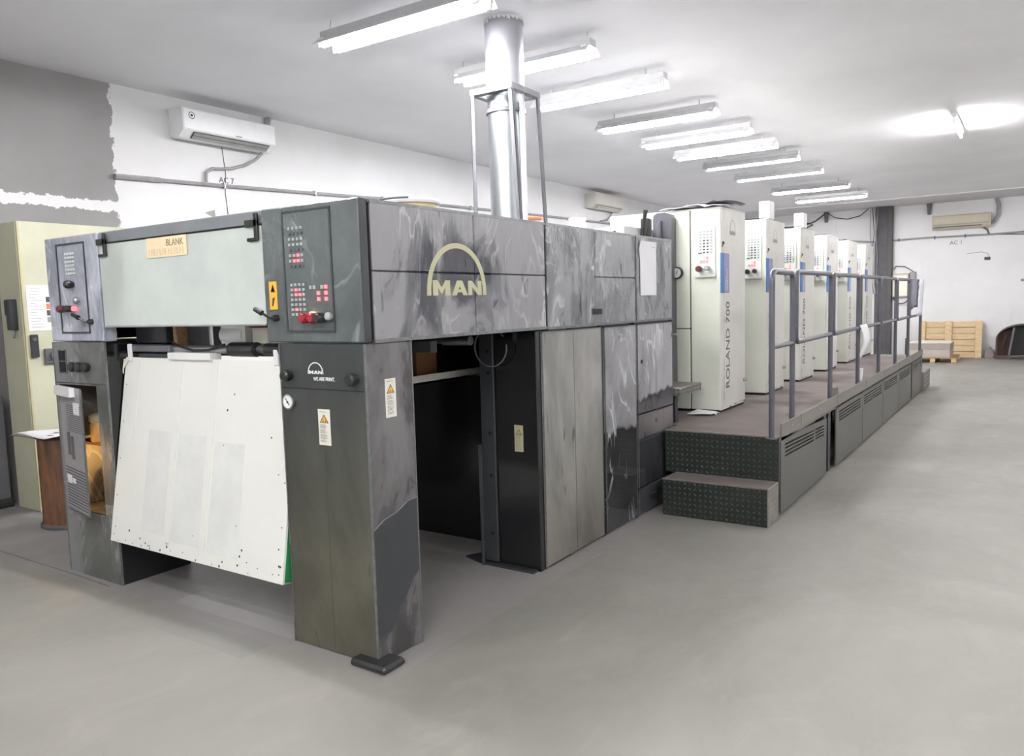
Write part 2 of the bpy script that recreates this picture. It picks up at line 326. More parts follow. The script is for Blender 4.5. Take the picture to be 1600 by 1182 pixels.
def copy_tree(root, off):
    """a thing, its parts and their sub-parts, moved by off"""
    r = root.copy(); C.objects.link(r); r.location = Vector(root.location) + Vector(off); ORG[r.name] = Vector(ORG[root.name]) + Vector(off)
    def rec(a, b):
        for c in kids(a):
            d = c.copy(); C.objects.link(d); d.parent = b; ORG[d.name] = ORG[b.name]; rec(c, d)
    rec(root, r); return r
def one(name, mb, mats, label, cat, group=None, **k): return tag(mb.build(name, mats, **k), label, cat, group)
def struct(name, mb, mats, **k): return tag(mb.build(name, mats, **k), None, None, None, 'structure')
def box(name, b, mats, parent=None, bevel=0, **k): return MB().box(*b).build(name, mats, parent, bevel, **k)
def text(name, s, size, T, mat, parent, offset=0, sx=1, align='LEFT'):
    cu = bpy.data.curves.new(name, 'FONT'); cu.body = s; cu.size = size; cu.offset = offset; cu.extrude = .0008; cu.align_x = align; cu.resolution_u = 3
    t = bpy.data.objects.new(name, cu); C.objects.link(t); bpy.context.view_layer.update()
    me = bpy.data.meshes.new_from_object(t.evaluated_get(bpy.context.evaluated_depsgraph_get())); bpy.data.objects.remove(t); bpy.data.curves.remove(cu)
    o0 = ORG[parent.name] if parent else Vector((0, 0, 0))
    for v in me.vertices: v.co = (T @ Vector((v.co.x * sx, v.co.y, v.co.z))) - o0
    me.materials.clear(); me.materials.append(MT[mat]); me.name = name
    ob = bpy.data.objects.new(name, me); C.objects.link(ob); ob.parent = parent; ORG[ob.name] = o0
    return ob
def face_x(x, y, z): return Matrix(((0, 0, 1, x), (1, 0, 0, y), (0, 1, 0, z), (0, 0, 0, 1)))        # text on a surface that faces +X
def face_y(x, y, z): return Matrix(((1, 0, 0, x), (0, 0, -1, y), (0, 1, 0, z), (0, 0, 0, 1)))       # text on a surface that faces -Y
def face_x_up(x, y, z): return Matrix(((0, 0, 1, x), (0, -1, 0, y), (1, 0, 0, z), (0, 0, 0, 1)))    # the same, running upwards
LET = {'M': [[(0, 0), (0, 1), (.28, 1), (.5, .52), (.72, 1), (1, 1), (1, 0), (.7, 0), (.7, .52), (.54, .14), (.46, .14), (.3, .52), (.3, 0)]],
       'A': [[(0, 0), (.3, 0), (.5, .62), (.5, 1), (.33, 1)], [(1, 0), (.67, 1), (.5, 1), (.5, .62), (.7, 0)], [(.365, .2), (.635, .2), (.57, .4), (.43, .4)]],
       'N': [[(0, 0), (0, 1), (.28, 1), (.7, .45), (.7, 1), (1, 1), (1, 0), (.72, 0), (.3, .55), (.3, 0)]]}
def arch_logo(T, W, H, tl, tt, mat, parent, nm='arch_emblem'):
    """open arch over three block capitals, W wide and H high, in the plane of T"""
    t = .0012; m = MB(); n = 22
    outer = [(W / 2 + W / 2 * math.cos(math.pi * k / n), H * math.sin(math.pi * k / n) ** .88) for k in range(n + 1)]
    inner = [(W / 2 + (W / 2 - tl) * math.cos(math.pi * k / n), (H - tt) * math.sin(math.pi * k / n) ** .88) for k in range(n + 1)]
    for k in range(n):
        m.poly([T @ Vector((p[0], p[1], t)) for p in (outer[k], outer[k + 1], inner[k + 1], inner[k])])
    a = m.build(nm, mat, parent)
    l = MB(); h = H * .285
    for ch, u0, u1 in (('M', .093, .37), ('A', .394, .664), ('N', .672, .911)):
        for pg in LET[ch]: l.poly([T @ Vector((W * (u0 + (u1 - u0) * x), h * y, t)) for x, y in pg])
    l.build('emblem_letters', mat, parent); return a
def warning_label(T, w, h, parent, base='label', tri='yellow'):
    """safety sticker: blank plate, triangle and blocks of small print"""
    P = lambda u, v, d=0: T @ Vector((u * w, v * h, .001 + d))
    m = MB(); m.prism([P(0, 0), P(1, 0), P(1, 1), P(0, 1)], T.to_3x3() @ Vector((0, 0, .0008)))
    lb = m.build('warning_label', base, parent)
    m = MB(); d = .0014
    m.poly([P(.12, .62, d), P(.88, .62, d), P(.5, .86, d)], 0); d = .0018
    m.poly([P(.22, .637, d), P(.78, .637, d), P(.5, .82, d)], 1); d = .0022
    m.poly([P(.38, .645, d), P(.46, .645, d), P(.46, .71, d), P(.40, .71, d)], 0); m.poly([P(.58, .645, d), P(.68, .645, d), P(.66, .69, d), P(.6, .69, d)], 0)
    for v0 in (.56, .53, .50, .47, .42, .39, .36, .33, .28, .25, .22, .19, .16, .12, .09, .92):
        m.poly([P(.14, v0, d), P(.5 + .36 * random.random(), v0, d), P(.5 + .36 * random.random(), v0 + .014, d), P(.14, v0 + .014, d)], 2)
    m.build('label_print', ['ink_d', tri, 'ink'], parent)
    return lb
def knob_y(name, x, z, y, r, l, mat, parent, seg=16): return MB().lathe((x, y, z), [(r * .75, 0), (r, -l * .35), (r, -l * .8), (r * .7, -l)], 'y', seg).build(name, mat, parent, smooth=True)
def keypad(x0, x1, z0, z1, nx, nz, y, parent, mat, lit=(), skip=(), fill=.62, d=.006):
    for i in range(nx):
        for j in range(nz):
            if (i, j) in skip: continue
            cx = x0 + (x1 - x0) * (i + .5) / nx; cz = z0 + (z1 - z0) * (j + .5) / nz; hw = (x1 - x0) / nx * fill / 2; hh = (z1 - z0) / nz * fill / 2
            mm = 'led' if (i, j) in lit else mat(i, j) if callable(mat) else mat
            box('push_button', (cx - hw, cx + hw, y - d, y, cz - hh, cz + hh), mm, parent)
def arc(c, r, a0, a1, n, f): return [f(c[0] + r * math.cos(a0 + (a1 - a0) * k / n), c[1] + r * math.sin(a0 + (a1 - a0) * k / n)) for k in range(n + 1)]

# ------------------------------------------------------------------ the hall
XL, XR, YN, YF, ZC = -7.4, 3.6, -5.0, 22.07, 3.8
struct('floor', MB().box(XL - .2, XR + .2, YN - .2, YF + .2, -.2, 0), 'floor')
struct('ceiling', MB().box(XL - .2, XR + .2, YN - .2, YF + .2, ZC, ZC + .2), 'ceil')
wl = struct('wall_left', MB().box(XL - .2, XL, YN, YF, 0, ZC), 'wall_l')
struct('wall_right', MB().box(XR, XR + .2, YN, YF, 0, ZC), 'wall')
struct('wall_back', MB().box(XL - .2, XR + .2, YF, YF + .2, 0, ZC), 'wall')
struct('wall_front', MB().box(XL - .2, XR + .2, YN - .2, YN, 0, ZC), 'wall')
struct('trim_1', MB().box(XL, XR, 20.35, YF, ZC - .03, ZC), 'beam')
# put the origins of floor and left wall at the world origin so that painted marks sit where they are
for n_ in ('floor', 'wall_left'):
    o_ = bpy.data.objects[n_]
    for v_ in o_.data.vertices: v_.co += o_.location
    o_.location = (0, 0, 0)

# ------------------------------------------------------------------ fluorescent lamps
LX0, LX1 = -4.40, -2.96
def lamp(y, x0, x1, twin, z, label, wires=False, group='fluorescent lamps in the row over the press'):
    t = thing('fluorescent_lamp', ((x0 + x1) / 2, y, z - .02), label, 'lamp', group)
    b = MB().box(x0, x1, y - .05, y + .05, z + .055, z + .115); b.build('batten', 'reflector', t, .004)
    hw, dp = (.13, .062) if twin else (.11, .075)
    m = MB()
    for s in (-1, 1):
        m.prism([(x0, y + s * .05, z + .06), (x0, y + s * hw, z + .06 - dp), (x0, y + s * (hw + .006), z + .06 - dp), (x0, y + s * .056, z + .066)], (x1 - x0, 0, 0))
    m.box(x0, x1, y - .05, y + .05, z + .05, z + .055)
    m.build('reflector', 'reflector', t)
    for s in ((-.075, .075) if twin else (0,)):
        zz = z - .005
        MB().tube([(x0 + .07, y + s, zz), (x1 - .07, y + s, zz)], .016, 10).build('light_tube', 'tube', t, smooth=True)
        for xx in (x0 + .045, x1 - .045):
            box('tube_holder', (xx - .025, xx + .025, y + s - .014, y + s + .014, zz - .018, z + .055), 'white', t, .003)
    if wires:
        for xx in (x0 + .06, x1 - .06): MB().tube([(xx, y, z + .11), (xx + .01, y, z + .17), (xx + .005, y + .01, ZC)], .003, 5).build('hanging_wire', 'steel', t)
    else:
        for xx in (x0 + .2, x1 - .2): MB().tube([(xx, y, z + .11), (xx, y, ZC)], .008, 6).build('stem', 'reflector', t)
    return t
ords = ['nearest', 'second', 'third', 'fourth', 'fifth', 'sixth', 'seventh', 'eighth', 'ninth', 'farthest']
desc = ['hung on thin wires at the top of the picture', 'passing behind the exhaust duct', 'with a grey reflector, just right of the duct frame', 'bright twin tubes', 'bright twin tubes', 'grey reflector and one tube', 'grey reflector and one tube', 'thin grey reflector', 'bright twin tubes', 'closest to the back wall']
LY = [4.44, 5.90, 7.166, 8.61, 9.86, 11.0, 12.2, 13.75, 16.0, 17.83]
for i, y in enumerate(LY):
    x0, x1 = (-4.62, -3.08) if i == 0 else (-4.45, -3.06) if i == 1 else (LX0, LX1)
    lamp(y, x0, x1, i in (0, 1, 3, 4, 8, 9), 3.62 if i else 3.6, '%s ceiling lamp over the press, %s' % (ords[i], desc[i]), i < 2)
lamp(.4, -4.4, -2.9, False, 3.62, 'added unseen lamp extending the press row, behind the viewer')  # this and the next: out-of-view lamps added to brighten the press front
lamp(2.6, -4.4, -2.9, False, 3.62, 'added unseen lamp extending the press row, just before the nearest one in view')
def added_aisle_lamp(y, x0, x1, label):  # out-of-view tubes added to brighten the aisle side and the ceiling
    t = thing('batten_lamp', ((x0 + x1) / 2, y, 3.64), label, 'lamp', 'added unseen tubes over the aisle')
    box('batten', (x0, x1, y - .03, y + .03, 3.70, 3.8), 'reflector', t, .004)
    MB().tube([(x0 + .04, y, 3.62), (x1 - .04, y, 3.62)], .016, 10).build('light_tube', 'tube', t, smooth=True)
    for xx in (x0 + .02, x1 - .02): box('tube_holder', (xx - .02, xx + .02, y - .014, y + .014, 3.6, 3.705), 'white', t, .003)
for y, nm in ((-1.6, 'behind the viewer'), (1.6, 'beside the viewer'), (4.6, 'level with the delivery end'), (9.0, 'level with the second tower'), (13.2, 'level with the last tower'), (17.5, 'closest to the back wall')): added_aisle_lamp(y, 1.5, 2.75, 'added unseen bare tube over the aisle, ' + nm)
lamp(-2.2, -1.2, .3, False, 3.62, 'added unseen single lamp over the aisle, behind the viewer', group='added unseen lamps over the aisle')  # this and the next: out-of-view lamps added to light the front floor
lamp(-.9, -1.2, .3, True, 3.62, 'added unseen twin lamp over the aisle, above the viewer', group='added unseen lamps over the aisle')
# the single tube fixed along the aisle
t = thing('batten_lamp', (-.9, 11.9, 3.64), 'lone bare fluorescent tube glowing on the ceiling over the aisle', 'lamp')
box('batten', (-.93, -.87, 11.3, 12.5, 3.74, 3.8), 'reflector', t, .004)
MB().tube([(-.9, 11.34, 3.69), (-.9, 12.46, 3.69)], .016, 10).build('light_tube', 'tube', t, smooth=True)
for yy in (11.32, 12.48): box('tube_holder', (-.914, -.886, yy - .02, yy + .02, 3.665, 3.745), 'white', t, .003)

# ------------------------------------------------------------------ delivery end of the press
XS, X0, YFR, ZT, ZB = -2.396, -5.039, 2.446, 2.07, 1.445
D = thing('press_delivery', (-3.7, 4.1, 0), 'dark grey film-wrapped delivery end of the printing press with cream arch emblem', 'machine')
# dark core and hidden sides
m = MB(); m.box(X0 + .01, XS - .03, 4.22, 5.88, .0, 2.03); m.box(X0 + .01, XS - .03, 2.96, 4.22, 1.47, 1.52); m.box(X0 + .01, X0 + .05, 2.6, 4.25, 1.45, 2.03)
m.box(X0 + .01, XS - .03, 2.62, 4.22, 2.0, 2.03); m.box(-2.773, XS - .03, 3.86, 4.3, 0, 1.44)
m.build('core_frame', 'black', D)
box('top_plate', (X0 + .01, XS - .01, 2.56, 5.89, 2.03, 2.05), 'edge', D, .004)
# upper side covers
def cover(name, panes, mat, trimbox):
    f = box(name, trimbox, 'gap', D)
    for y0, y1, z0, z1 in panes: box('panel', (XS - .022, XS, y0, y1, z0, z1), mat, f, .004)
    y0, y1, z0, z1 = trimbox[2:]
    MB().box(XS - .012, XS + .002, y0, y1, z1 - .012, z1 + .002).box(XS - .02, XS + .004, y0, y1, z0 - .004, z0 + .012).build('edge_trim', 'trim', f)
    return f
c1 = cover('side_cover', [(2.522, 3.265, 1.762, 2.062), (3.271, 3.962, 1.762, 2.062), (2.522, 3.265, 1.458, 1.758), (3.271, 3.962, 1.458, 1.758)], 'panel', (XS - .03, XS - .012, 2.512, 3.97, 1.45, 2.066))
c2 = cover('side_cover', [(3.988, 4.588, 1.45, 2.062), (4.594, 5.212, 1.762, 2.062), (4.594, 5.212, 1.45, 1.758)], 'panel_b', (XS - .03, XS - .012, 3.98, 5.218, 1.445, 2.066))
c3 = cover('side_cover', [(5.238, 5.895, 1.45, 2.062)], 'panel_b', (XS - .03, XS - .012, 5.23, 5.899, 1.445, 2.066))
arch_logo(face_x(XS, 2.878, 1.65), .485, .258, .032, .026, 'logo', c1)
MB().box(XS - .005, XS + .002, 4.53, 4.69, 1.505, 1.562, 0).box(XS, XS + .003, 4.542, 4.678, 1.515, 1.552, 1).build('latch_recess', ['trim', 'gap'], c2)
# torn bit of film
MB().poly([(XS + .003, 3.42, 1.58), (XS + .02, 3.46, 1.635), (XS + .004, 3.5, 1.57)]).poly([(XS + .004, 3.5, 1.57), (XS + .02, 3.46, 1.635), (XS + .01, 3.54, 1.6)]).build('torn_film', 'panel_b', c1)

# consoles
def lever(x, y, z, parent, dx=-.085, dz=.045):
    MB().tube([(x, y, z), (x + dx * .12, y - .035, z), (x + dx * .55, y - .05, z + dz * .55)], .006, 8).tube([(x + dx * .55, y - .05, z + dz * .55), (x + dx, y - .06, z + dz)], .014, 10, r2=.011).lathe((x, y, z), [(.016, 0), (.016, -.02), (.01, -.03)], 'y', 12).build('switch_lever', 'rubber', parent, smooth=True)
rc = box('control_console', (-3.024, XS, YFR, 2.496, ZB + .005, ZT), 'console', D, .006)
MB().box(XS - .012, XS + .002, YFR + .004, 2.493, ZB + .008, ZT - .004).build('side_strip', 'dark', rc)
pl = MB(); yf = YFR
for b in ((-2.878, -2.563, yf - .005, yf, 2.037, 2.047), (-2.878, -2.563, yf - .005, yf, 1.497, 1.507), (-2.878, -2.868, yf - .005, yf, 1.507, 2.037), (-2.573, -2.563, yf - .005, yf, 1.507, 2.037)): pl.box(*b)
pl.build('panel_frame', 'edge', rc)
box('control_plate', (-2.868, -2.573, yf - .003, yf, 1.507, 2.037), 'console', rc)
keypad(-2.84, -2.735, 1.785, 1.98, 4, 8, yf - .003, rc, lambda i, j: 'key' if (i * 3 + j) % 3 else 'cable', lit=((1, 1), (2, 1), (2, 2)), fill=.5)
keypad(-2.84, -2.735, 1.568, 1.725, 4, 7, yf - .003, rc, lambda i, j: 'key', lit=((1, 5), (1, 4), (2, 4), (1, 1)), fill=.52)
keypad(-2.715, -2.595, 1.632, 1.712, 5, 3, yf - .003, rc, lambda i, j: 'key', lit=((4, 2), (4, 1), (2, 1), (4, 0), (2, 0)), skip=((0, 0), (1, 0), (3, 0), (0, 1), (1, 1), (3, 1), (2, 2)), fill=.6)
for x, mm in ((-2.722, 'red'), (-2.665, 'red'), (-2.625, 'rubber')): knob_y('knob', x, 1.562, yf - .003, .024, .055, mm, rc)
knob_y('knob', -2.585, 1.568, yf - .003, .018, .03, 'key', rc)
MB().lathe((-2.693, yf - .003, 1.578), [(.012, 0), (.012, -.02)], 'y', 10).build('indicator_lamp', 'led_a', rc)
lever(-2.945, yf, 1.565, rc)
lb = MB().box(-2.99, -2.937, yf - .0025, yf, 1.604, 1.735).build('warning_label', 'yellow', rc)
P_ = lambda u, v: (-2.99 + .053 * u, yf - .003, 1.604 + .131 * v)
MB().poly([P_(.2, .62), P_(.8, .62), P_(.5, .9)], 0).poly([P_(.3, .65), P_(.7, .65), P_(.5, .84)], 1).poly([P_(.3, .1), P_(.5, .15), P_(.75, .45), P_(.4, .4)], 0).build('label_print', ['ink_d', 'yellow'], rc)
lc = box('control_console', (X0, -4.454, YFR, 2.53, ZB + .005, ZT), 'console_l', D, .006)
pl = MB()
for b in ((-4.905, -4.585, yf - .005, yf, 2.02, 2.03), (-4.905, -4.585, yf - .005, yf, 1.497, 1.507), (-4.905, -4.895, yf - .005, yf, 1.507, 2.02), (-4.595, -4.585, yf - .005, yf, 1.507, 2.02)): pl.box(*b)
pl.build('panel_frame', 'edge', lc)
keypad(-4.81, -4.70, 1.84, 1.98, 4, 6, yf, lc, 'key_w', fill=.55)
knob_y('knob', -4.742, 1.787, yf, .024, .05, 'rubber', lc); knob_y('knob', -4.692, 1.69, yf, .018, .03, 'steel', lc)
knob_y('knob', -4.83, 1.644, yf, .022, .06, 'maroon', lc); knob_y('knob', -4.765, 1.644, yf, .02, .05, 'rubber', lc)
MB().lathe((-4.735, yf, 1.644), [(.014, 0), (.014, -.02)], 'y', 10).build('indicator_lamp', 'led', lc)
lever(-4.56, yf, 1.565, lc, -.1, .045)
# front top beam, guard glass and hinges
box('top_beam', (-4.454, -3.024, 2.462, 2.58, 2.008, 2.072), 'beam_grey', D, .004)
g = box('guard_glass', (-4.44, -3.03, 2.452, 2.458, 1.537, 2.003), 'glass', D)
g['label'] = 'large tinted glass guard'
box('glass_edge', (-4.44, -3.03, 2.449, 2.461, 1.53, 1.538), 'steel', g); box('glass_edge', (-4.44, -3.03, 2.449, 2.461, 2.0, 2.008), 'gap', g)
for x in (-4.40, -3.09):
    MB().box(x - .045, x + .045, 2.436, 2.45, 1.995, 2.03).box(x + .02, x + .045, 2.436, 2.452, 1.93, 2.06).box(x - .035, x + .03, 2.438, 2.452, 1.928, 1.945).build('hinge', 'rubber', g, .003)
# manila note on the guard
nt = thing('note_card', (-3.79, 2.449, 1.9), 'cream card with BLANK printed on it, taped to the glass guard', 'note')
MB().box(-3.965, -3.61, 2.4465, 2.449, 1.897, 2.0).build('card', 'note', nt)
text('lettering', 'BLANK', .05, face_y(-3.785, 2.4462, 1.952), 'brown_ink', nt, 0, .95)
m = MB()
for i in range(13):
    x = -3.945 + .025 * i; m.box(x, x + .005, 2.4458, 2.4462, 1.908, 1.942)
    if i % 3: m.box(x, x + .016, 2.4458, 2.4462, 1.908 + .015 * (i % 2), 1.913 + .015 * (i % 2))
    if i % 4 == 1: m.box(x + .014, x + .018, 2.4458, 2.4462, 1.908, 1.942)
m.build('faded_print', 'pink_ink', nt)
# things seen behind and below the guard
box('inner_panel', (-4.42, -3.05, 2.92, 2.94, 1.5, 2.0), 'sheet_g', D)
box('inner_panel', (-4.42, -3.05, 2.86, 2.88, 1.37, 1.52), 'conduit', D)
gb = box('gripper_beam', (-4.44, -3.0, 2.70, 2.78, 1.36, 1.40), 'dark', D, .005)
for x0, x1, z0, z1, mm in ((-4.42, -4.12, 1.43, 1.53, 'dark'), (-3.72, -3.69, 1.41, 1.54, 'steel'), (-3.62, -3.59, 1.41, 1.54, 'steel'), (-3.60, -3.42, 1.42, 1.53, 'sheet'), (-3.36, -3.24, 1.43, 1.53, 'label'), (-3.22, -3.04, 1.41, 1.535, 'white'), (-4.05, -4.02, 1.38, 1.53, 'wood_d')):
    box('fitting', (x0, x1, 2.62, 2.70, z0, z1), mm, gb, .006)
MB().lathe((-3.53, 2.66, 1.475), [(.05, -.09), (.055, -.05), (.055, .05), (.05, .09)], 'x', 18).build('roller', 'white', gb, smooth=True)
MB().lathe((-3.28, 2.66, 1.535), [(.09, -.02), (.1, -.01), (.09, .01)], 'z', 20).build('suction_disc', 'maroon', gb, smooth=True)
MB().tube([(-4.35, 2.6, 1.40), (-3.05, 2.6, 1.405)], .022, 12).build('shaft', 'steel', gb, smooth=True)
MB().tube([(-3.48, 2.585, 1.405), (-3.28, 2.585, 1.405)], .038, 12).tube([(-3.2, 2.585, 1.405), (-3.03, 2.585, 1.405)], .034, 12).build('bearing', 'rubber', gb, smooth=True)
MB().tube([(-3.98, 2.57, 1.44), (-3.9, 2.56, 1.42), (-3.78, 2.56, 1.395), (-3.65, 2.56, 1.40), (-3.52, 2.57, 1.43)], .007, 7).build('hose', 'cable_b', gb, smooth=True)
box('bracket_rail', (-4.40, -4.0, 2.56, 2.62, 1.385, 1.425), 'angle', gb, .004)
box('guide_plate', (-4.0, -3.62, 2.545, 2.62, 1.345, 1.385), 'white', gb, .004); box('guide_plate', (-4.3, -3.95, 2.555, 2.62, 1.355, 1.375), 'dark', gb, .004)
# right front column
rcx = box('front_column', (-2.945, XS, YFR, 2.751, .0, ZB), ['column', 'column_s'], D, .006)
for p in rcx.data.polygons:
    if p.normal.x > .6: p.material_index = 1
rcx['label'] = 'tall front column with dark front and torn film on its side'
box('seam', (-2.94, XS - .01, YFR - .001, YFR + .002, 1.236, 1.241), 'gap', rcx); box('seam', (-2.672, -2.669, YFR - .001, YFR + .002, .03, .95), 'edge', rcx)
m = MB()
for b in ((XS - .006, XS + .002, YFR - .002, YFR + .006, 0, ZB), (XS - .006, XS + .002, 2.745, 2.753, 0, ZB), (-2.947, -2.939, YFR - .002, YFR + .006, 0, ZB)): m.box(*b)
m.build('edge_trim', 'trim', rcx)
knob_y('knob', -2.88, 1.298, YFR, .028, .045, 'rubber', rcx); knob_y('knob', -2.458, 1.293, YFR, .03, .05, 'rubber', rcx)
arch_logo(face_y(-2.757, YFR, 1.308), .102, .054, .006, .005, 'logo_w', rcx)
text('lettering', 'WE ARE PRINT.', .0235, face_y(-2.722, YFR - .0005, 1.278), 'logo_w', rcx, .0004, .86)
gz = MB().lathe((-2.882, YFR, 1.174), [(.036, 0), (.038, -.012), (.036, -.02), (.029, -.021)], 'y', 24).build('pressure_gauge', 'chrome', rcx, smooth=True)
MB().lathe((-2.882, YFR - .0205, 1.174), [(.029, 0), (.029, -.001)], 'y', 20).build('gauge_dial', 'brushed', rcx)
MB().poly([(-2.897, YFR - .0225, 1.19), (-2.893, YFR - .0225, 1.194), (-2.868, YFR - .0225, 1.16), (-2.872, YFR - .0225, 1.157)]).lathe((-2.882, YFR - .0215, 1.174), [(.006, 0), (.006, -.002)], 'y', 8).build('gauge_needle', 'ink_d', rcx)
warning_label(face_y(-2.703, YFR, .984), .077, .165, rcx)
warning_label(face_x(XS, 2.562, 1.108), .07, .175, rcx)
# film tears on the side of the column
tl = [(XS + .0015, 2.452, .62), (XS + .0015, 2.52, .655), (XS + .0015, 2.6, .67), (XS + .0015, 2.68, .705), (XS + .0015, 2.746, .71)]
m = MB(); m.poly(tl + [(XS + .0015, 2.746, .36), (XS + .0015, 2.7, .33), (XS + .0015, 2.62, .22), (XS + .0015, 2.53, .13), (XS + .0015, 2.452, .10)]); m.build('bare_patch', 'dark', rcx)
MB().tube([(XS + .003, p[1], p[2]) for p in tl], .003, 5).build('film_edge', 'trim', rcx)
MB().box(-2.52, -2.306, 2.385, 2.53, 0, .035).build('levelling_foot', 'rubber', D, .012)
# left front column with its open service hatch
m = MB(); xa, xb, za, zb_ = -5.0, -4.575, .41, 1.187
m.box(X0, -4.454, YFR, 2.90, 0, za); m.box(X0, -4.454, YFR, 2.90, zb_, ZB); m.box(X0, xa, YFR, 2.90, za, zb_); m.box(xb, -4.454, YFR, 2.90, za, zb_); m.box(xa, xb, 2.82, 2.90, za, zb_)
lcx = m.build('front_column', ['column_l', 'gloss_black'], D)
for p in lcx.data.polygons:
    if p.normal.x > .6 and p.center.x + ORG[D.name].x > -4.5: p.material_index = 1
lcx['label'] = 'tall front column with an open hatch lit from inside'
box('seam', (X0, -4.46, YFR - .001, YFR + .002, 1.196, 1.2), 'gap', lcx)
MB().box(-4.975, -4.885, YFR - .004, YFR, 1.255, 1.4, 0).box(-4.965, -4.895, YFR - .006, YFR, 1.332, 1.392, 1).box(-4.965, -4.895, YFR - .006, YFR, 1.263, 1.325, 1).build('switch_window', ['trim', 'gap'], lcx)
for x in (-4.789, -4.715, -4.641): knob_y('knob', x, 1.297, YFR, .03, .04, 'rubber', lcx)
m = MB()
for b in ((-4.462, -4.452, YFR - .002, YFR + .01, 0, ZB), (X0 - .002, X0 + .008, YFR - .002, YFR + .008, 0, ZB), (xa, xb, YFR - .003, YFR + .01, za - .012, za)): m.box(*b)
m.build('edge_trim', 'trim', lcx)
m = MB().box(xa + .06, xb, 2.48, 2.80, .82, .835); m.build('hatch_shelf', 'copper', lcx)
MB().lathe((-4.725, 2.53, .955), [(.05, -.12), (.055, -.11), (.055, -.02), (.048, 0)], 'z', 18).build('oil_jar', 'jar', lcx, smooth=True)
MB().lathe((-4.725, 2.53, .955), [(.05, 0), (.058, .008), (.058, .04), (.045, .05)], 'z', 18).build('jar_lid', 'label_d', lcx, smooth=True)
MB().lathe((-4.66, 2.60, .74), [(.012, -.05), (.03, -.02), (.032, .01), (.02, .035)], 'z', 14).build('light_bulb', 'bulb', lcx, smooth=True)
box('back_board', (xa + .05, xb - .01, 2.79, 2.815, .60, 1.15), 'note', lcx)
for k, (z, r, mm) in enumerate(((.60, .035, 'rubber'), (.53, .03, 'copper'), (.46, .028, 'rubber'))):
    MB().tube([(xa + .05, 2.66, z), (-4.75, 2.6, z + .02), (xb - .01, 2.62, z)], r, 10).build('pipe', mm, lcx, smooth=True)
MB().tube([(-4.66, 2.58, .44), (-4.665, 2.57, .56), (-4.65, 2.58, .66), (-4.68, 2.62, .76)], .012, 8).build('pipe', 'copper', lcx, smooth=True)
box('hatch_flap', (xa + .05, xb - .03, 2.74, 2.745, 1.07, 1.18), 'door', lcx)
# the hatch door stands ajar, hinged on its left edge
a_ = math.radians(12); H_ = Vector((xa + .005, YFR - .004, 0)); du = Vector((math.cos(a_), -math.sin(a_), 0)); dn = Vector((math.sin(a_), math.cos(a_), 0))
TD = Matrix(((du.x, dn.x, 0, H_.x), (du.y, dn.y, 0, H_.y), (0, 0, 1, 0), (0, 0, 0, 1)))
dw = .415
dr = MB().box(0, dw, 0, .008, za + .0, zb_ - .01, 0, TD).build('hatch_door', 'door', lcx)
m = MB()
for b, mi in (((.0, dw * .75, -.03, 0, 1.125, 1.18), 0), ((dw * .65, dw * .9, -.004, 0, 1.02, 1.09), 0), ((.04, .13, -.004, 0, .58, .63), 0), ((.15, .2, -.004, 0, .59, .62), 0), ((.1, .15, -.003, 0, .76, .9), 1), ((.17, .22, -.003, 0, .74, .88), 1), ((.0, dw, -.003, 0, za, za + .012), 2), ((dw - .006, dw, -.003, .009, za, zb_ - .01), 2)): m.box(*b, mi, TD)
m.build('door_fittings', ['white', 'cable', 'trim'], lcx)
m = MB()
for k in range(14):
    z = za + .03 + k * .018; m.box(.02, dw - .01, -.0025, 0, z, z + .007, 0, TD)
    m.box(.02 + .1, dw - .01, -.0025, 0, zb_ - .12 - k * .012, zb_ - .117 - k * .012, 0, TD)
m.build('door_grille', 'cable', lcx)['kind'] = 'stuff'
# lower side: rear block, doors and inner faces
rb = box('rear_column', (-2.773, XS - .008, 3.85, 4.22, .0, 1.44), 'gloss_black', D, .004)
m = MB().box(-2.80, -2.70, 3.832, 3.85, .02, 1.44); m.build('guide_rail', 'dark', rb, .004)
for z in (1.19, .82, .56, .2, 1.32): MB().lathe((-2.735, 3.83, z), [(.013, .004), (.013, -.002)], 'y', 12).build('bolt_hole', 'gap', rb)
MB().tube([(-2.79, 3.80, .0), (-2.79, 3.80, .75)], .012, 8).build('rod', 'dark', rb, smooth=True)
MB().prism([(-2.97, 3.86, 0), (-2.80, 3.80, 0), (XS - .03, 3.80, 0), (XS - .03, 3.9, 0), (-2.70, 4.2, 0), (-2.85, 4.1, 0)], (0, 0, .012)).build('floor_plate', 'dark', D)
warning_label(face_y(-2.568, 3.85, .72), .062, .16, rb, 'label_d', 'label_d')
MB().tube(arc((-2.69, 1.345), .115, .6, .6 + 2 * math.pi * .93, 28, lambda a, b: (a, 3.80, b)), .005, 6).build('cable_loop', 'cable', rb, smooth=True)
bk = box('back_plate', (-4.55, -2.773, 4.19, 4.22, .0, 1.44), 'gloss_black', D)
tr = box('pile_tray', (-4.3, -3.03, 3.1, 4.12, 1.135, 1.15), 'steel', D)
MB().box(-3.045, -3.03, 3.1, 4.15, 1.135, 1.19).build('tray_lip', 'alu', tr)
box('tray_block', (-3.46, -3.30, 3.7, 3.95, 1.15, 1.34), 'wood_d', tr, .004); box('tray_block', (-3.30, -3.2, 3.72, 3.92, 1.15, 1.32), 'brown', tr, .004)
m = MB().tube([(-3.2, 3.62, 1.40), (-2.72, 3.62, 1.395)], .02, 10).tube([(-2.9, 3.62, 1.395), (-2.70, 3.62, 1.395)], .028, 10); m.build('gripper_rod', 'steel', D, smooth=True)
box('gripper_bar', (-4.3, -3.0, 3.05, 3.12, 1.36, 1.43), 'dark', D, .004); box('gripper_bar', (-3.5, -2.9, 3.5, 3.56, 1.33, 1.40), 'angle', D, .004)
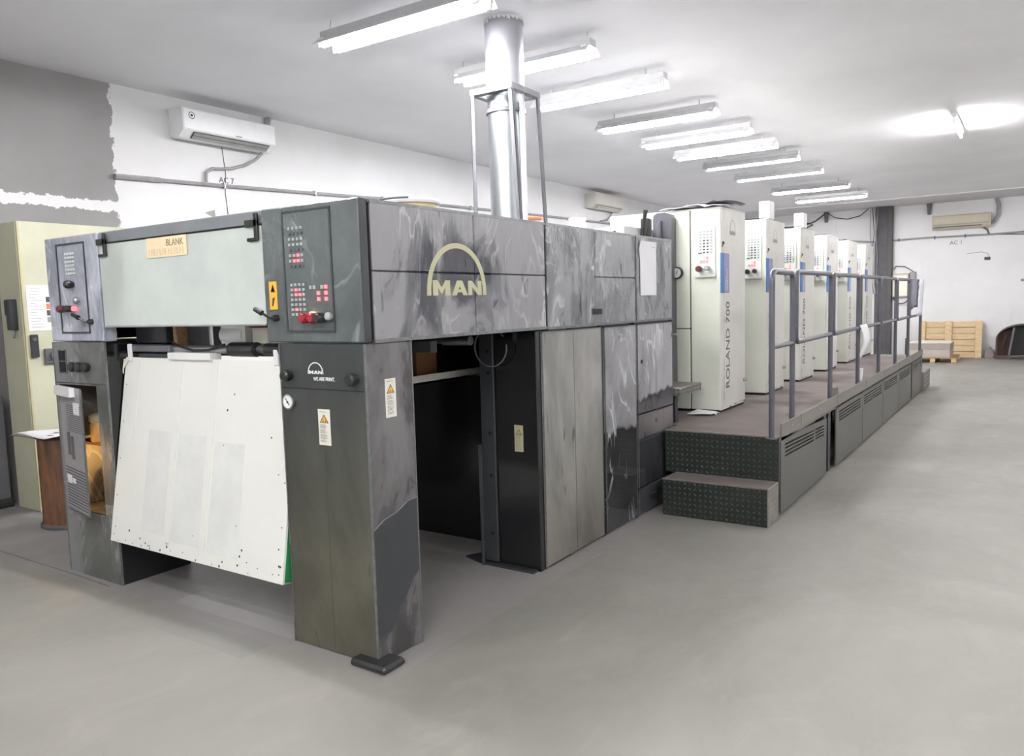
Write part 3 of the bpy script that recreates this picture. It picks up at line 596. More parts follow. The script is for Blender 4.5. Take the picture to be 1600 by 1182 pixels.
def door(b, mat, **k):
    o = box('lower_door', b, mat, D, .005)
    MB().box(XS - .004, XS + .002, b[2], b[2] + .008, b[4], b[5]).box(XS - .004, XS + .002, b[3] - .008, b[3], b[4], b[5]).box(XS - .004, XS + .002, b[2], b[3], b[5] - .008, b[5]).build('edge_trim', 'trim', o)
    return o
d1 = door((XS - .03, XS, 3.905, 4.665, .012, 1.43), 'lower'); box('seam', (XS - .002, XS + .0006, 4.283, 4.287, .03, 1.42), 'edge', d1)
d2 = door((XS - .03, XS, 4.705, 5.208, .012, 1.425), 'mirror')
d3 = door((XS - .03, XS, 5.232, 5.895, .765, 1.425), 'mirror_b'); box('seam', (XS - .002, XS + .0006, 5.565, 5.569, .78, 1.41), 'edge', d3)
MB().lathe((XS, 5.30, 1.15), [(.014, 0), (.014, .006)], 'x', 10).build('lock', 'gap', d3)
d4 = door((XS - .03, XS, 5.232, 5.895, .215, .757), 'mirror_c'); MB().lathe((XS, 5.56, .68), [(.016, 0), (.012, .006)], 'x', 6).build('lock', 'maroon', d4)
box('seam', (XS - .002, XS + .0006, 5.232, 5.895, .56, .564), 'edge', d4)
d5 = door((XS - .03, XS, 5.232, 5.88, .012, .207), 'mirror_d'); box('handle_slot', (XS - .001, XS + .003, 5.42, 5.56, .12, .128), 'trim', d5)
for a_, b_ in ((4.66, 4.71), (5.2, 5.24), (3.86, 3.905)): box('seam_strip', (XS - .04, XS - .012, a_, b_, 0, 1.44), 'gap', D)

# white hanging guard sheet between the columns
gs = thing('guard_sheet', (-3.7, 2.4, .3), 'large white ribbed metal sheet hanging tilted between the two front columns', 'sheet')
def SP(u, v, d=0):        # u along X, v up the sheet, d off its face
    b = Vector((-4.452, 2.395, .292)); e = Vector((-4.44, 2.565, 1.352)); p = b + (e - b) * v; p.x += u * 1.497 * (1 - .012 * v)
    n = Vector((0, -1.06, .17)).normalized(); return p + n * d
def slab(name, u0, u1, v0, v1, d0, d1, mat, parent):
    vs = [SP(u, v, d) for d in (d0, d1) for u, v in ((u0, v0), (u1, v0), (u1, v1), (u0, v1))]
    return MB().add(vs, [(0, 1, 2, 3), (4, 5, 6, 7), (0, 1, 5, 4), (1, 2, 6, 5), (2, 3, 7, 6), (3, 0, 4, 7)]).build(name, mat, parent)
slab('sheet_metal', 0, 1, 0, 1, -.012, 0, 'sheet', gs)
for u in (.365, .575): slab('rib', u - .016, u + .016, .06, .985, 0, .006, 'sheet', gs)
for u in (.10, .955): slab('rib', u - .003, u + .003, .55, .98, 0, .002, 'sheet_g', gs)
slab('worn_area', .2, .345, .09, .62, 0, .0012, 'sheet_g', gs); slab('worn_area', .385, .555, .07, .62, 0, .0012, 'sheet_g', gs); slab('worn_area', .6, .77, .06, .6, 0, .0012, 'sheet_g', gs)
m = MB()
for k in range(40):
    u, v = random.random(), random.random() ** 2 * (.9 if k > 26 else .09) + .01; s = .003 + .004 * random.random()
    m.poly([SP(u + s * math.cos(a) * .8, v + s * math.sin(a) * 1.2, .0016) for a in (0, 1.5, 3, 4.5)])
for u in (.02, .98):
    for v in (.04, .25, .45, .65, .85): m.poly([SP(u + .003 * math.cos(a), v + .004 * math.sin(a), .0016) for a in (0, 1.2, 2.5, 3.8, 5)])
m.build('chipped_spots', 'ink_d', gs)
slab('side_flange', .994, 1.0, 0, .55, -.075, -.012, 'green', gs); slab('bottom_flange', 0, 1, 0, .006, -.06, -.012, 'sheet_g', gs)
MB().box(-4.40, -4.365, 2.55, 2.565, 1.33, 1.43).build('hanger', 'white', gs, .004); MB().box(-3.12, -3.085, 2.55, 2.565, 1.33, 1.41).build('hanger', 'white', gs, .004)
for k in range(5): MB().tube([SP(.03, 1.0, .004), SP(.0, .985 - .012 * k, .012), SP(-.012, .97 - .016 * k, .0)], .004, 5).build('tie_wire', 'label', gs)

# ------------------------------------------------------------------ exhaust duct with its stand
du_ = thing('exhaust_duct', (-3.52, 5.27, 2.05), 'silver round exhaust duct rising from the press to the ceiling', 'duct')
cx, cy = -3.515, 5.275
MB().lathe((cx, cy, 0), [(.142, 2.05), (.142, 3.09)], 'z', 32).build('lower_pipe', 'galv', du_, smooth=True)
MB().lathe((cx, cy, 0), [(.150, 3.22), (.150, 3.8)], 'z', 32).build('upper_pipe', 'galv_d', du_, smooth=True)
MB().lathe((cx, cy, 0), [(.142, 3.09), (.145, 3.22)], 'z', 32).build('collar', 'galv', du_, smooth=True)
MB().lathe((cx, cy, 0), [(.143, 3.085), (.158, 3.088), (.158, 3.115), (.143, 3.118)], 'z', 32).build('clamp_ring', 'angle', du_, smooth=True)
m = MB()
for k in range(26):
    a = k * 2 * math.pi / 26; r = .152; h = .02 + .03 * random.random()
    m.poly([(cx + r * math.cos(a - .13), cy + r * math.sin(a - .13), 3.8), (cx + r * math.cos(a + .13), cy + r * math.sin(a + .13), 3.8), (cx + (r + .004) * math.cos(a + .06), cy + (r + .004) * math.sin(a + .06), 3.8 - h), (cx + (r + .004) * math.cos(a - .08), cy + (r + .004) * math.sin(a - .08), 3.8 - h * .8)])
m.build('ragged_rim', 'white', du_)
MB().tube([(cx + .17, cy - .02, 2.05), (cx + .165, cy - .02, 3.0), (cx + .16, cy - .02, 3.25)], .022, 10).build('thin_pipe', 'white', du_, smooth=True)
st = thing('duct_stand', (-3.485, 5.25, 2.05), 'grey angle-iron stand with four legs around the exhaust duct', 'stand')
m = MB(); x0, x1, y0, y1, z = -3.70, -3.315, 5.06, 5.46, 3.215
for b in ((x0, x1, y0, cy - .155, z, z + .01), (x0, x1, cy + .155, y1, z, z + .01), (x0, cx - .155, cy - .155, cy + .155, z, z + .01), (cx + .155, x1, cy - .155, cy + .155, z, z + .01)): m.box(*b)
m.build('top_plate', 'angle', st)
m = MB()
for b in ((x0, x1, y0 - .006, y0, z, z + .045), (x0, x1, y1, y1 + .006, z, z + .045), (x0 - .006, x0, y0, y1, z, z + .045), (x1, x1 + .006, y0, y1, z, z + .045)): m.box(*b)
m.build('rim', 'angle', st)
for (lx, ly, ox, oy) in ((x1, y0, .06, .0), (x0, y0, 0, 0), (x1, y1, .04, .03), (x0, y1, 0, 0)):
    sx, sy = (-1 if lx == x1 else 1), (-1 if ly == y1 else 1); m = MB()
    for (a0, a1, b0, b1) in ((0, .035, 0, .004), (0, .004, 0, .035)):
        q = [(lx + sx * a0, ly + sy * b0), (lx + sx * a1, ly + sy * b0), (lx + sx * a1, ly + sy * b1), (lx + sx * a0, ly + sy * b1)]
        m.add([(px + ox, py + oy, 2.05) for px, py in q] + [(px, py, z + .045) for px, py in q], [(3, 2, 1, 0), (4, 5, 6, 7)] + [(i, (i + 1) % 4, 4 + (i + 1) % 4, 4 + i) for i in range(4)])
    m.build('leg', 'angle', st)

# ------------------------------------------------------------------ odds and ends on top of the press
def tub(name, x, y, z, r, h, mats, label, cat='tub', lid=True):
    t = thing(name, (x, y, z), label, cat)
    MB().lathe((x, y, z), [(r * .9, 0), (r, h)], 'z', 28).build('body', mats[0], t, smooth=True)
    if lid: MB().lathe((x, y, z + h), [(r * 1.08, -.012), (r * 1.1, 0), (r * 1.05, .012), (r * .95, .014)], 'z', 28).build('lid', mats[1], t, smooth=True)
    return t
t = tub('plastic_bucket', -2.82, 3.27, 2.05, .155, .105, ('tan', 'white'), 'low round bucket with tan label and white rim on the press top', 'bucket')
MB().tube(arc((0, 0), .166, 2.6, 5.4, 14, lambda a, b: (-2.82 + a, 3.27 + b, 2.165)), .006, 6).build('wire_handle', 'cable', t, smooth=True)
tub('small_tub', -3.62, 5.80, 2.05, .08, .27, ('label', 'orange'), 'white tub with orange lid beside the exhaust duct', 'tub')
t = tub('plastic_tub', -4.2, 7.65, 1.92, .09, .58, ('white', 'label'), 'white tub with a pinkish lid behind the duct stand', 'tub')

ZD_ = .594
# ------------------------------------------------------------------ press body behind the delivery
pb = thing('machine_bed', (-4.1, 10.2, 0), 'long low dark machine bed on the far side of the towers', 'machine')
box('bed', (-4.9, -3.34, 5.92, 14.4, 0, 1.9), 'dark', pb, .01); box('cover_plate', (-4.88, -3.36, 5.94, 14.38, 1.9, 1.92), 'edge', pb)
pb = thing('machine_hood', (-3.0, 6.25, ZD_), 'white hood with black lever between the delivery and the first tower', 'hood')
m = MB().prism([(-3.75, 5.98, 1.7), (-2.85, 5.98, 1.7), (-2.85, 5.98, 2.23), (-3.75, 5.98, 2.17)], (0, .62, 0)); m.build('hood', 'white', pb, .01)
MB().lathe((-2.93, 5.978, 2.17), [(.014, 0), (.012, -.01)], 'y', 10).build('screw', 'ink_d', pb)
MB().box(-3.52, -3.2, 5.97, 5.98, 2.0, 2.13).build('hood_window', 'conduit', pb)
m = MB().box(-2.85, -2.72, 6.2, 6.6, .6, 2.12); m.build('hood_post', 'ac2', pb, .01)
m = MB().box(-2.845, -2.76, 6.30, 6.36, 2.06, 2.30); m.build('hood_bracket', 'rubber', pb, .01)
MB().tube([(-2.80, 6.26, 2.13), (-2.785, 6.24, 2.25), (-2.765, 6.24, 2.36)], .012, 8, r2=.02).build('clamp_lever', 'rubber', pb, smooth=True)
box('lower_post', (-2.80, -2.655, 6.5, 6.655, .6, 1.28), 'rail', pb, .01)

# ------------------------------------------------------------------ printing units
ZD, ZU = .594, 2.377
XU, YU, DU = -2.267, 6.679, .685
GU = 'tall cream printing towers on the walkway'
def unit(first):
    u = thing('printing_tower', (-2.75, YU + .34, ZD), '', 'tower', GU)
    box('tower_body', (-3.32, XU - .012, YU + .012, YU + DU - .012, ZD, ZU - .01), 'gap', u)
    box('front_panel', (-2.537, XU - .006, YU, YU + .02, ZD + .022, ZU), 'cream', u, .005)
    box('front_panel', (-3.32, -2.547, YU, YU + .02, 1.34, ZU), 'cream', u, .005)
    box('front_panel', (-3.32, -2.547, YU, YU + .02, ZD + .022, 1.332), 'cream', u, .005)
    sp = box('side_panel', (XU - .014, XU, YU + .085, YU + DU, ZD + .02, ZU), 'cream_s', u, .005)
    cp = box('corner_post', (XU - .02, XU, YU + .004, YU + .08, ZD + .02, ZU), 'cream_s', u, .004)
    box('top_cap', (-3.32, XU, YU, YU + DU, ZU - .008, ZU + .004), 'cream_s', u)
    MB().box(XU, XU + .012, YU + .04, YU + .066, 2.062, 2.088).box(XU, XU + .006, YU + .036, YU + .045, 2.04, 2.062).build('latch', 'vent', cp, .003)
    box('blue_stripe', (XU - .004, XU + .0025, YU + .002, YU + .082, 1.643, 1.99), 'blue', cp); 
    f = box('faded_stripe', (XU, XU + .0025, YU + .087, YU + .22, 1.643, 1.988), 'lilac', sp)
    m = MB()
    for k in range(16):
        z = 1.665 + k * .012; m.box(XU + .0025, XU + .0032, YU + .15, YU + .15 + .012 + .02 * random.random(), z, z + .006)
    for k in range(10): m.box(XU + .0025, XU + .0032, YU + .12, YU + .128 + .006 * random.random(), 1.66 + k * .012, 1.668 + k * .012)
    m.build('faint_print', 'label', f)
    arch_logo(face_x(XU + .0005, YU + .235, 2.155), .16, .135, .008, .006, 'logo_g', sp)
    text('lettering', 'ROLAND 700', .135, face_x_up(XU + .0005, YU + .228, .79), 'letter', sp, .0012, .98)
    MB().lathe((XU, YU + DU - .045, .83), [(.018, 0), (.018, .01), (.012, .03)], 'x', 12).build('latch', 'galv_d', sp)
    # worn lower corners
    m = MB()
    for k in range(14):
        y = YU + .09 + .58 * random.random(); z = ZD + .022 + .02 * random.random(); m.poly([(XU + .001, y, z), (XU + .001, y + .01 + .04 * random.random(), z - .001), (XU + .001, y + .02, z + .012)])
    for k in range(12):
        z = ZD + .1 + 1.0 * random.random() ** 2; m.poly([(XU + .001, YU + .083, z), (XU + .001, YU + .092, z + .01), (XU + .001, YU + .085, z + .05)])
    m.build('chipped_edge', 'ink_d', sp)
    k_ = box('control_panel', (-2.492, -2.312, YU - .012, YU, 1.795, 2.212), 'cream_p', u, .004)
    keypad(-2.46, -2.33, 1.985, 2.19, 4, 8, YU - .012, k_, lambda i, j: 'key_d' if i in (1, 2) and j < 5 else 'key', skip=((0, 0),), fill=.5, d=.005)
    box('push_button', (-2.462, -2.43, YU - .017, YU - .012, 1.988, 1.999), 'key_d', k_)
    keypad(-2.45, -2.345, 1.905, 1.965, 4, 2, YU - .012, k_, 'key', lit=((1, 0), (2, 0), (2, 1)), skip=((0, 1), (1, 1), (3, 1), (3, 0)), fill=.7)
    knob_y('knob', -2.447, 1.858, YU - .012, .026, .07, 'maroon' if first else 'rubber', k_); knob_y('knob', -2.374, 1.862, YU - .012, .022, .06, 'key' if first else 'rubber', k_)
    box('panel_lip', (-2.495, -2.309, YU - .03, YU, 1.785, 1.797), 'ac2', u)
    return u
place = ['nearest to the delivery end, with a pressure gauge on its front', 'second from the delivery end, with a white box on top', 'third from the delivery end, with a smaller white box on top', 'fourth from the delivery end, behind the handrail', 'fifth from the delivery end', 'last of the row, closest to the back wall']
def lab(i): return 'cream printing tower, ' + place[i]
u1 = unit(True); u1['label'] = lab(0); u2 = unit(False)
for a in [u2] + list(u2.children_recursive): pass
DY = 1.385
u2.location.y += DY; ORG[u2.name] = ORG[u2.name] + Vector((0, DY, 0)); u2['label'] = lab(1)
us = [u1, u2]
for i in range(2, 6):
    c = copy_tree(u2, (0, DY * (i - 1), 0)); c['label'] = lab(i); us.append(c)
# what only the first tower shows
g = MB().lathe((-2.655, YU, 1.832), [(.05, 0), (.055, -.02), (.053, -.045), (.043, -.046)], 'y', 24).build('pressure_gauge', 'rubber', u1, smooth=True)
MB().lathe((-2.655, YU - .044, 1.832), [(.043, 0), (.043, -.003)], 'y', 20).build('gauge_dial', 'brushed', g)
MB().poly([(-2.66, YU - .049, 1.822), (-2.654, YU - .049, 1.82), (-2.638, YU - .049, 1.852), (-2.642, YU - .049, 1.855)]).build('gauge_needle', 'ink_d', g)
# grey rounded cover left of the first tower
m = MB(); prof = [(-2.84, 1.3), (-2.67, 1.3), (-2.67, 2.31), (-2.69, 2.345), (-2.73, 2.36), (-2.80, 2.36), (-2.83, 2.345), (-2.84, 2.31)]
m.prism([(x, YU - .12, z) for x, z in prof], (0, .115, 0)); rc_ = m.build('rounded_cover', 'rail', u1)
MB().tube([(-2.775, YU - .125, 1.4), (-2.775, YU - .125, 2.26), (-2.77, YU - .12, 2.29)], .022, 10).build('cover_rib', 'rail', u1, smooth=True)
def top_box(i, z1, label):
    y = YU + DY * i
    t = thing('vent_box', (-2.3, y + .1, ZU + .004), label, 'box')
    MB().box(-2.352, -2.245, y + .03, y + .2, ZU + .004, z1).build('housing', 'white', t, .006); box('face_plate', (-2.345, -2.275, y + .026, y + .03, ZU + .02, z1 - .012), 'sheet', t)
top_box(1, 2.56, 'small white upright box on top of the second printing tower'); top_box(2, 2.55, 'small white upright box on top of the third printing tower')
# plastic scraps lying on towers
def scrap(name, x0, x1, y0, y1, z, amp, mat, label, cat='sheet', nx=9, ny=5):
    gr = [[(x0 + (x1 - x0) * j / (nx - 1) + random.uniform(-.01, .01), y0 + (y1 - y0) * i / (ny - 1) + random.uniform(-.015, .015), z + .004 + amp * random.random()) for j in range(nx)] for i in range(ny)]
    return one(name, MB().sheet(gr), mat, label, cat, smooth=True, solid=.004)
scrap('plastic_sheet', -2.80, -2.26, YU - .03, YU + .40, ZU + .006, .03, 'cloth', 'crumpled plastic sheet on top of the first printing tower')
scrap('dark_sheet', -2.60, -2.20, YU + .02, YU + .5, ZU + .045, .02, 'cable', 'dark torn sheet lying over the plastic on the first tower')
for i, nm in ((1, 'second'), (2, 'third'), (3, 'fourth'), (4, 'fifth')):
    scrap('dark_sheet', -2.58, -2.27 - .04 * (i > 2), YU + DY * i + .02, YU + DY * i + .3, ZU + .006, .018, 'cable', 'dark crumpled sheet on top of the %s printing tower' % nm, nx=6)

# ------------------------------------------------------------------ walkway
XP = -1.495
wk = thing('walkway', (-2.0, 9.9, 0), 'raised walkway with steps and vented grey side panels beside the printing towers', 'platform')
m = MB().box(-2.36, XP + .0, 5.658, 5.92, .56, ZD); m.box(-3.3, XP, 5.92, 14.2, .56, ZD); m.build('deck', 'deck', wk)
MB().box(-2.30, XP - .02, 5.68, 5.92, .0, .56).box(-3.3, XP - .12, 5.92, 14.18, 0, .56).build('under_frame', 'black', wk)
for y in (7.19, 7.38): box('support_post', (XP - .1, XP - .03, y + .02, y + .12, 0, .56), 'dark', wk)
rs = box('riser', (-2.36, XP, 5.645, 5.66, .27, ZD + .002), 'tread', wk); s1 = box('step', (-2.275, XP, 5.376, 5.645, 0, .274), ['tread', 'deck', 'tread_g'], wk, .006)
for p in s1.data.polygons:
    if p.normal.z > .6: p.material_index = 1
    elif p.normal.x > .6: p.material_index = 2
def lugs(name, w, h, T, mat, parent, pitch=.038):
    m = MB(); nx, nz = int(w / pitch), int(h / pitch)
    for i in range(nx):
        for j in range(nz):
            cu, cv = (i + .5) * w / nx, (j + .5) * h / nz; a = math.pi / 4 if (i + j) % 2 else -math.pi / 4; c, s = math.cos(a), math.sin(a)
            P = lambda u, v, d: T @ Vector((cu + u * c - v * s, cv + u * s + v * c, d))
            m.add([P(-.014, 0, 0), P(0, .0045, 0), P(.014, 0, 0), P(0, -.0045, 0), P(-.005, 0, .0025), P(.005, 0, .0025)], [(0, 3, 4), (3, 2, 5), (3, 5, 4), (2, 1, 5), (1, 0, 4), (1, 4, 5)])
    o = m.build(name, mat, parent); o['kind'] = 'stuff'; return o
lugs('tread_lugs', .865, .32, face_y(-2.36, 5.645, .272), 'lug', rs); lugs('tread_lugs', .78, .27, face_y(-2.275, 5.376, .002), 'lug', s1); lugs('tread_lugs', .265, .27, face_x(XP, 5.378, .002), 'tread_g', s1)
MB().box(-2.36, XP, 5.640, 5.66, ZD - .006, ZD + .004).build('nosing', 'tread_g', wk); MB().box(-2.275, XP, 5.372, 5.39, .268, .277).build('nosing', 'tread_g', wk)
ks = [5.69, 6.245, 7.595, 9.06, 10.265, 11.54, 12.9, 14.2]
for a, b in zip(ks, ks[1:]):
    o = box('kick_plate', (XP - .004, XP + .01, a + .006, b - .006, .588, .686), 'kick', wk, .002)
    MB().lathe((XP + .01, (a + b) / 2, .64), [(.009, 0), (.006, .004)], 'x', 8).build('screw', 'steel', o)
MB().prism([(-1.56, 7.62, ZD), (-1.5, 7.66, ZD), (-1.5, 7.66, .75), (-1.56, 7.62, .74)], (.01, -.02, 0)).build('loose_plate', 'kick', wk)
def vent_panel(y0, y1, zb0, zt0, zb1, zt1, s0, s1, zs0, zs1, bar=None, n=4):
    """sheet steel panel, slotted near the top: slots s0..s1 between heights zs0..zs1 (fractions of the panel height)"""
    def P(y, f, x): k = (y - y0) / (y1 - y0); lo, hi = zb0 + (zb1 - zb0) * k, zt0 + (zt1 - zt0) * k; return (x, y, lo + (hi - lo) * f)
    m = MB()
    def strip(a, b, f0, f1, mi=0): m.add([P(a, f0, XP - .012), P(b, f0, XP - .012), P(b, f1, XP - .012), P(a, f1, XP - .012), P(a, f0, XP), P(b, f0, XP), P(b, f1, XP), P(a, f1, XP)], [(3, 2, 1, 0), (4, 5, 6, 7), (0, 1, 5, 4), (1, 2, 6, 5), (2, 3, 7, 6), (3, 0, 4, 7)], mi)
    strip(y0, s0, 0, 1); strip(s1, y1, 0, 1); strip(s0, s1, 0, zs0); strip(s0, s1, zs1, 1)
    o = m.build('vented_panel', 'vpanel', wk); hh = (zs1 - zs0) / (2 * n - 1)
    for k in range(1, n):
        m = MB(); strip(s0, s1, zs0 + hh * (2 * k - 1), zs0 + hh * 2 * k); m.build('slat', 'vpanel', o)
    if bar: m = MB(); m.box(XP - .012, XP + .002, bar, bar + .03, P(bar, zs0, 0)[2], P(bar, zs1, 0)[2]); m.build('bar', 'kick', o)
    m = MB(); m.add([P(s0 - .02, zs0 - .05, XP - .055), P(s1 + .04, zs0 - .05, XP - .055), P(s1 + .04, zs1 + .02, XP - .055), P(s0 - .02, zs1 + .02, XP - .055)], [(0, 1, 2, 3)]); m.build('slot_backing', 'gap', o)
    return o
vent_panel(5.70, 7.19, .03, .585, .03, .52, 5.81, 7.10, .72, .90, 6.72)
for y0, y1, s0, s1 in ((7.60, 8.92, 7.72, 8.80), (8.94, 10.28, 9.02, 10.16), (10.30, 11.55, 10.38, 11.40), (11.57, 12.84, 11.66, 12.68), (12.99, 14.2, 13.1, 14.08)):
    vent_panel(y0, y1, .025, .572, .025, .572, s0, s1, .72, .90)
rsp = box('rear_step', (-1.75, -1.462, 14.21, 15.07, 0, .31), 'tread_g', wk, .01); lugs('tread_lugs', .84, .29, face_x(-1.462, 14.22, .01), 'tread', rsp, .06)
ms = box('side_step', (-2.80, -2.355, 5.95, 6.43, .82, .888), ['tread_g', 'tread'], wk, .005); lugs('tread_lugs', .47, .06, face_x(-2.355, 5.955, .824), 'lug', ms, .03); lugs('tread_lugs', .44, .06, face_y(-2.798, 5.95, .824), 'lug', ms, .03)
box('step_bracket', (-2.75, -2.42, 6.0, 6.06, ZD, .82), 'dark', wk)
# handrail
hr = thing('handrail', (-1.527, 9.9, ZD), 'dark grey tubular steel handrail along the edge of the walkway', 'handrail')
RX, zt, zm, rr, cr = -1.527, 1.775, 1.245, .021, .07
pys = [5.572, 6.13, 7.47, 8.80, 10.11, 11.44, 12.70, 14.14]
def bend(pts, r, n=5):
    out = [pts[0]]
    for a, b, c in zip(pts, pts[1:], pts[2:]):
        a, b, c = Vector(a), Vector(b), Vector(c); p = b + (a - b).normalized() * r; q = b + (c - b).normalized() * r
        for k in range(n + 1):
            t_ = k / n; out.append(tuple(p * (1 - t_) ** 2 + b * 2 * t_ * (1 - t_) + q * t_ ** 2))
    return out + [pts[-1]]
MB().tube(bend([(RX, pys[0], ZD), (RX, pys[0], zt), (RX, pys[1], zt), (RX, pys[1], ZD)], cr), rr, 12).build('rail_loop', 'rail', hr, smooth=True)
MB().tube([(RX, pys[0], zm), (RX, pys[1], zm)], rr * .85, 10).build('mid_rail', 'rail', hr, smooth=True)
for i in range(1, 7):
    ya, yb_ = pys[i] + .1, pys[i + 1]
    MB().tube(bend([(RX, ya + .25, zm), (RX, ya, zm), (RX, ya, zt + .008), (RX, yb_, zt + .012), (RX, yb_, ZD)], cr), rr, 12).build('rail_loop', 'rail', hr, smooth=True)
    MB().tube([(RX, ya + .24, zm), (RX, yb_, zm + .005)], rr * .9, 10).build('mid_rail', 'rail', hr, smooth=True)
    for z in (zt - .12, zm + .13): MB().tube([(RX, pys[i], z), (RX, ya, z)], .009, 6).build('spacer', 'rail', hr)
for y in pys:
    MB().lathe((RX, y, ZD), [(.04, 0), (.04, .008), (.024, .012)], 'z', 12).build('base_flange', 'rail', hr)
# things hung on the rail and left on the walkway
def drape(name, pts, t, mat, label, cat): 
    return one(name, MB().sheet(pts), mat, label, cat, smooth=True, solid=t)
drape('paper_strip', [[(-1.51 + .05 * math.sin(k * .35) - .02 * k / 10, 8.79 + .13 * j - .05 * (k / 10) ** 2 * j, 1.28 - .38 * k / 10) for j in range(4)] for k in range(11)], .003, 'paper', 'white curling paper strip hanging from the middle handrail', 'paper')
drape('grey_jacket', [[(-1.50 - .012 * (k % 2), 12.86 + .24 * j * (1 - .02 * k), 1.80 - .42 * k / 7 - .03 * (j == 0)) for j in range(4)] for k in range(8)], .02, 'cloth_g', 'grey jacket hanging over the far end of the handrail', 'jacket')
drape('white_cloth', [[(-1.475 - .008 * (j % 2), 13.5 + .2 * j - .05 * k * (j == 0) * 0 - .035 * k, 1.805 - .56 * k / 7) for j in range(4)] for k in range(8)], .012, 'cloth', 'white cloth hanging beside the grey jacket on the handrail', 'cloth')
t = thing('paper_cup', (-1.69, 9.85, ZD), 'white paper cup standing by a handrail post on the walkway', 'cup')
MB().lathe((-1.69, 9.85, ZD), [(.033, 0), (.042, .13)], 'z', 16).build('body', 'paper', t, smooth=True); MB().lathe((-1.69, 9.85, ZD + .127), [(.042, 0), (.045, .005), (.042, .009)], 'z', 16).build('rim', 'white', t, smooth=True)
gr = [[(-2.50 + .06 * j + random.uniform(-.02, .02), 6.44 + .05 * i + random.uniform(-.02, .02), ZD + .006 + .05 * random.random() * (1 if 0 < i < 4 and 0 < j < 4 else .3)) for j in range(5)] for i in range(5)]
one('crumpled_paper', MB().sheet(gr), 'paper', 'crumpled white paper lying on the walkway before the first tower', 'paper', solid=.002)
# sheet of paper on the delivery side
t = thing('paper_sheet', (XS + .004, 5.43, 1.83), 'blank white paper sheet taped to the film at the rear upper side panel', 'paper')
m = MB(); g_ = [[(XS + .006 + .006 * (1 if i == 0 else 0) + .003 * math.sin(j), 5.285 + .295 * j / 4 - (.02 if i == 1 and j == 0 else 0), 2.03 - .395 * i / 6) for j in range(5)] for i in range(7)]
m.sheet(g_).build('leaf', 'paper', t, smooth=True); box('header_line', (XS + .0085, XS + .0095, 5.33, 5.54, 1.988, 1.992), 'ink', t)

# ------------------------------------------------------------------ left side: cabinet, drum
cb = thing('electric_cabinet', (-6.97, 3.6, 0), 'tall pale olive electrical cabinet against the left wall', 'cabinet')
box('cabinet_body', (-7.16, -6.80, 3.10, 4.05, 0, 2.37), 'olive', cb, .006)
fd = box('front_panel', (-7.14, -6.79, 3.08, 3.1, .62, 2.37), 'olive', cb, .005)
sd = box('side_panel', (-6.80, -6.78, 3.09, 4.05, .0, 2.372), 'olive', cb, .005)
lp = box('plinth', (-7.14, -6.79, 3.085, 3.1, .0, .61), 'olive', cb, .005)
for z in (.22, .4): box('groove', (-7.02, -6.86, 3.083, 3.086, z, z + .006), 'label_d', lp)
MB().box(-6.79, -6.772, 3.085, 3.10, 0, 2.37).build('corner_trim', 'label_d', cb)
MB().box(-7.02, -6.88, 3.05, 3.08, 1.62, 1.75).box(-6.93, -6.86, 3.02, 3.08, 1.5, 1.75).build('limit_switch', 'dark', cb, .006)
box('switch_plate', (-7.03, -6.95, 3.06, 3.08, 1.54, 1.62), 'label_d', cb, .004); MB().tube([(-6.89, 3.05, 1.5), (-6.89, 3.05, 1.47), (-6.87, 3.04, 1.44)], .01, 7).build('cable_gland', 'steel', cb)
MB().box(-6.78, -6.755, 3.115, 3.175, 1.275, 1.46).build('door_handle', 'dark', cb, .005); MB().lathe((-6.755, 3.145, 1.42), [(.016, 0), (.016, .006)], 'x', 12).build('key_lock', 'steel', cb)
MB().box(-6.78, -6.755, 3.215, 3.33, 1.215, 1.34).build('rotary_plate', 'cable', cb, .005); MB().lathe((-6.755, 3.29, 1.285), [(.04, 0), (.036, .03), (.02, .035)], 'x', 18).build('rotary_switch', 'steel', cb, smooth=True)
nt = thing('printed_notice', (-6.775, 3.23, 1.67), 'white printed notice with coloured pictures stuck to the olive cabinet', 'notice')
box('leaf', (-6.7785, -6.776, 3.118, 3.38, 1.49, 1.86), 'paper', nt)
m = MB()
for k in range(14): z = 1.83 - k * .024; m.box(-6.776, -6.7752, 3.14, 3.14 + .04 + .08 * random.random(), z, z + .004, 0)
for k, mi in ((0, 1), (1, 2), (2, 1), (3, 3)): m.box(-6.776, -6.7752, 3.265, 3.34, 1.72 - k * .055, 1.765 - k * .055, mi)
m.build('print', ['ink', 'ink_d', 'orange', 'ink'], nt)
dmx, dmy = -6.18, 3.02
dm = thing('rusty_drum', (dmx, dmy, 0), 'small rusty brown steel drum in front of the olive cabinet', 'drum')
prof = [(.185, 0), (.19, .012), (.19, .035), (.178, .045), (.178, .68), (.19, .69), (.192, .705), (.186, .715)]
MB().lathe((dmx, dmy, 0), prof, 'z', 36).build('body', 'rust', dm, smooth=True)
MB().lathe((dmx, dmy, 0), [(.188, .69), (.195, .695), (.195, .712), (.188, .718)], 'z', 36).build('rim', 'hood', dm, smooth=True); MB().lathe((dmx, dmy, 0), [(.188, .0), (.196, .006), (.196, .028), (.188, .034)], 'z', 36).build('bottom_rim', 'cable', dm, smooth=True)
gr = [[(dmx - .30 + .52 * i / 5, dmy - .24 + .5 * j / 5, .725 + .01 * math.sin(i + j) + (.07 * (j - 3) if j > 3 and i > 2 else 0) + (-.02 if i == 0 else 0)) for j in range(6)] for i in range(6)]
one('paper_on_drum', MB().sheet(gr), 'paper', 'white sheet of paper lying on the rusty drum', 'paper', smooth=True, solid=.002)
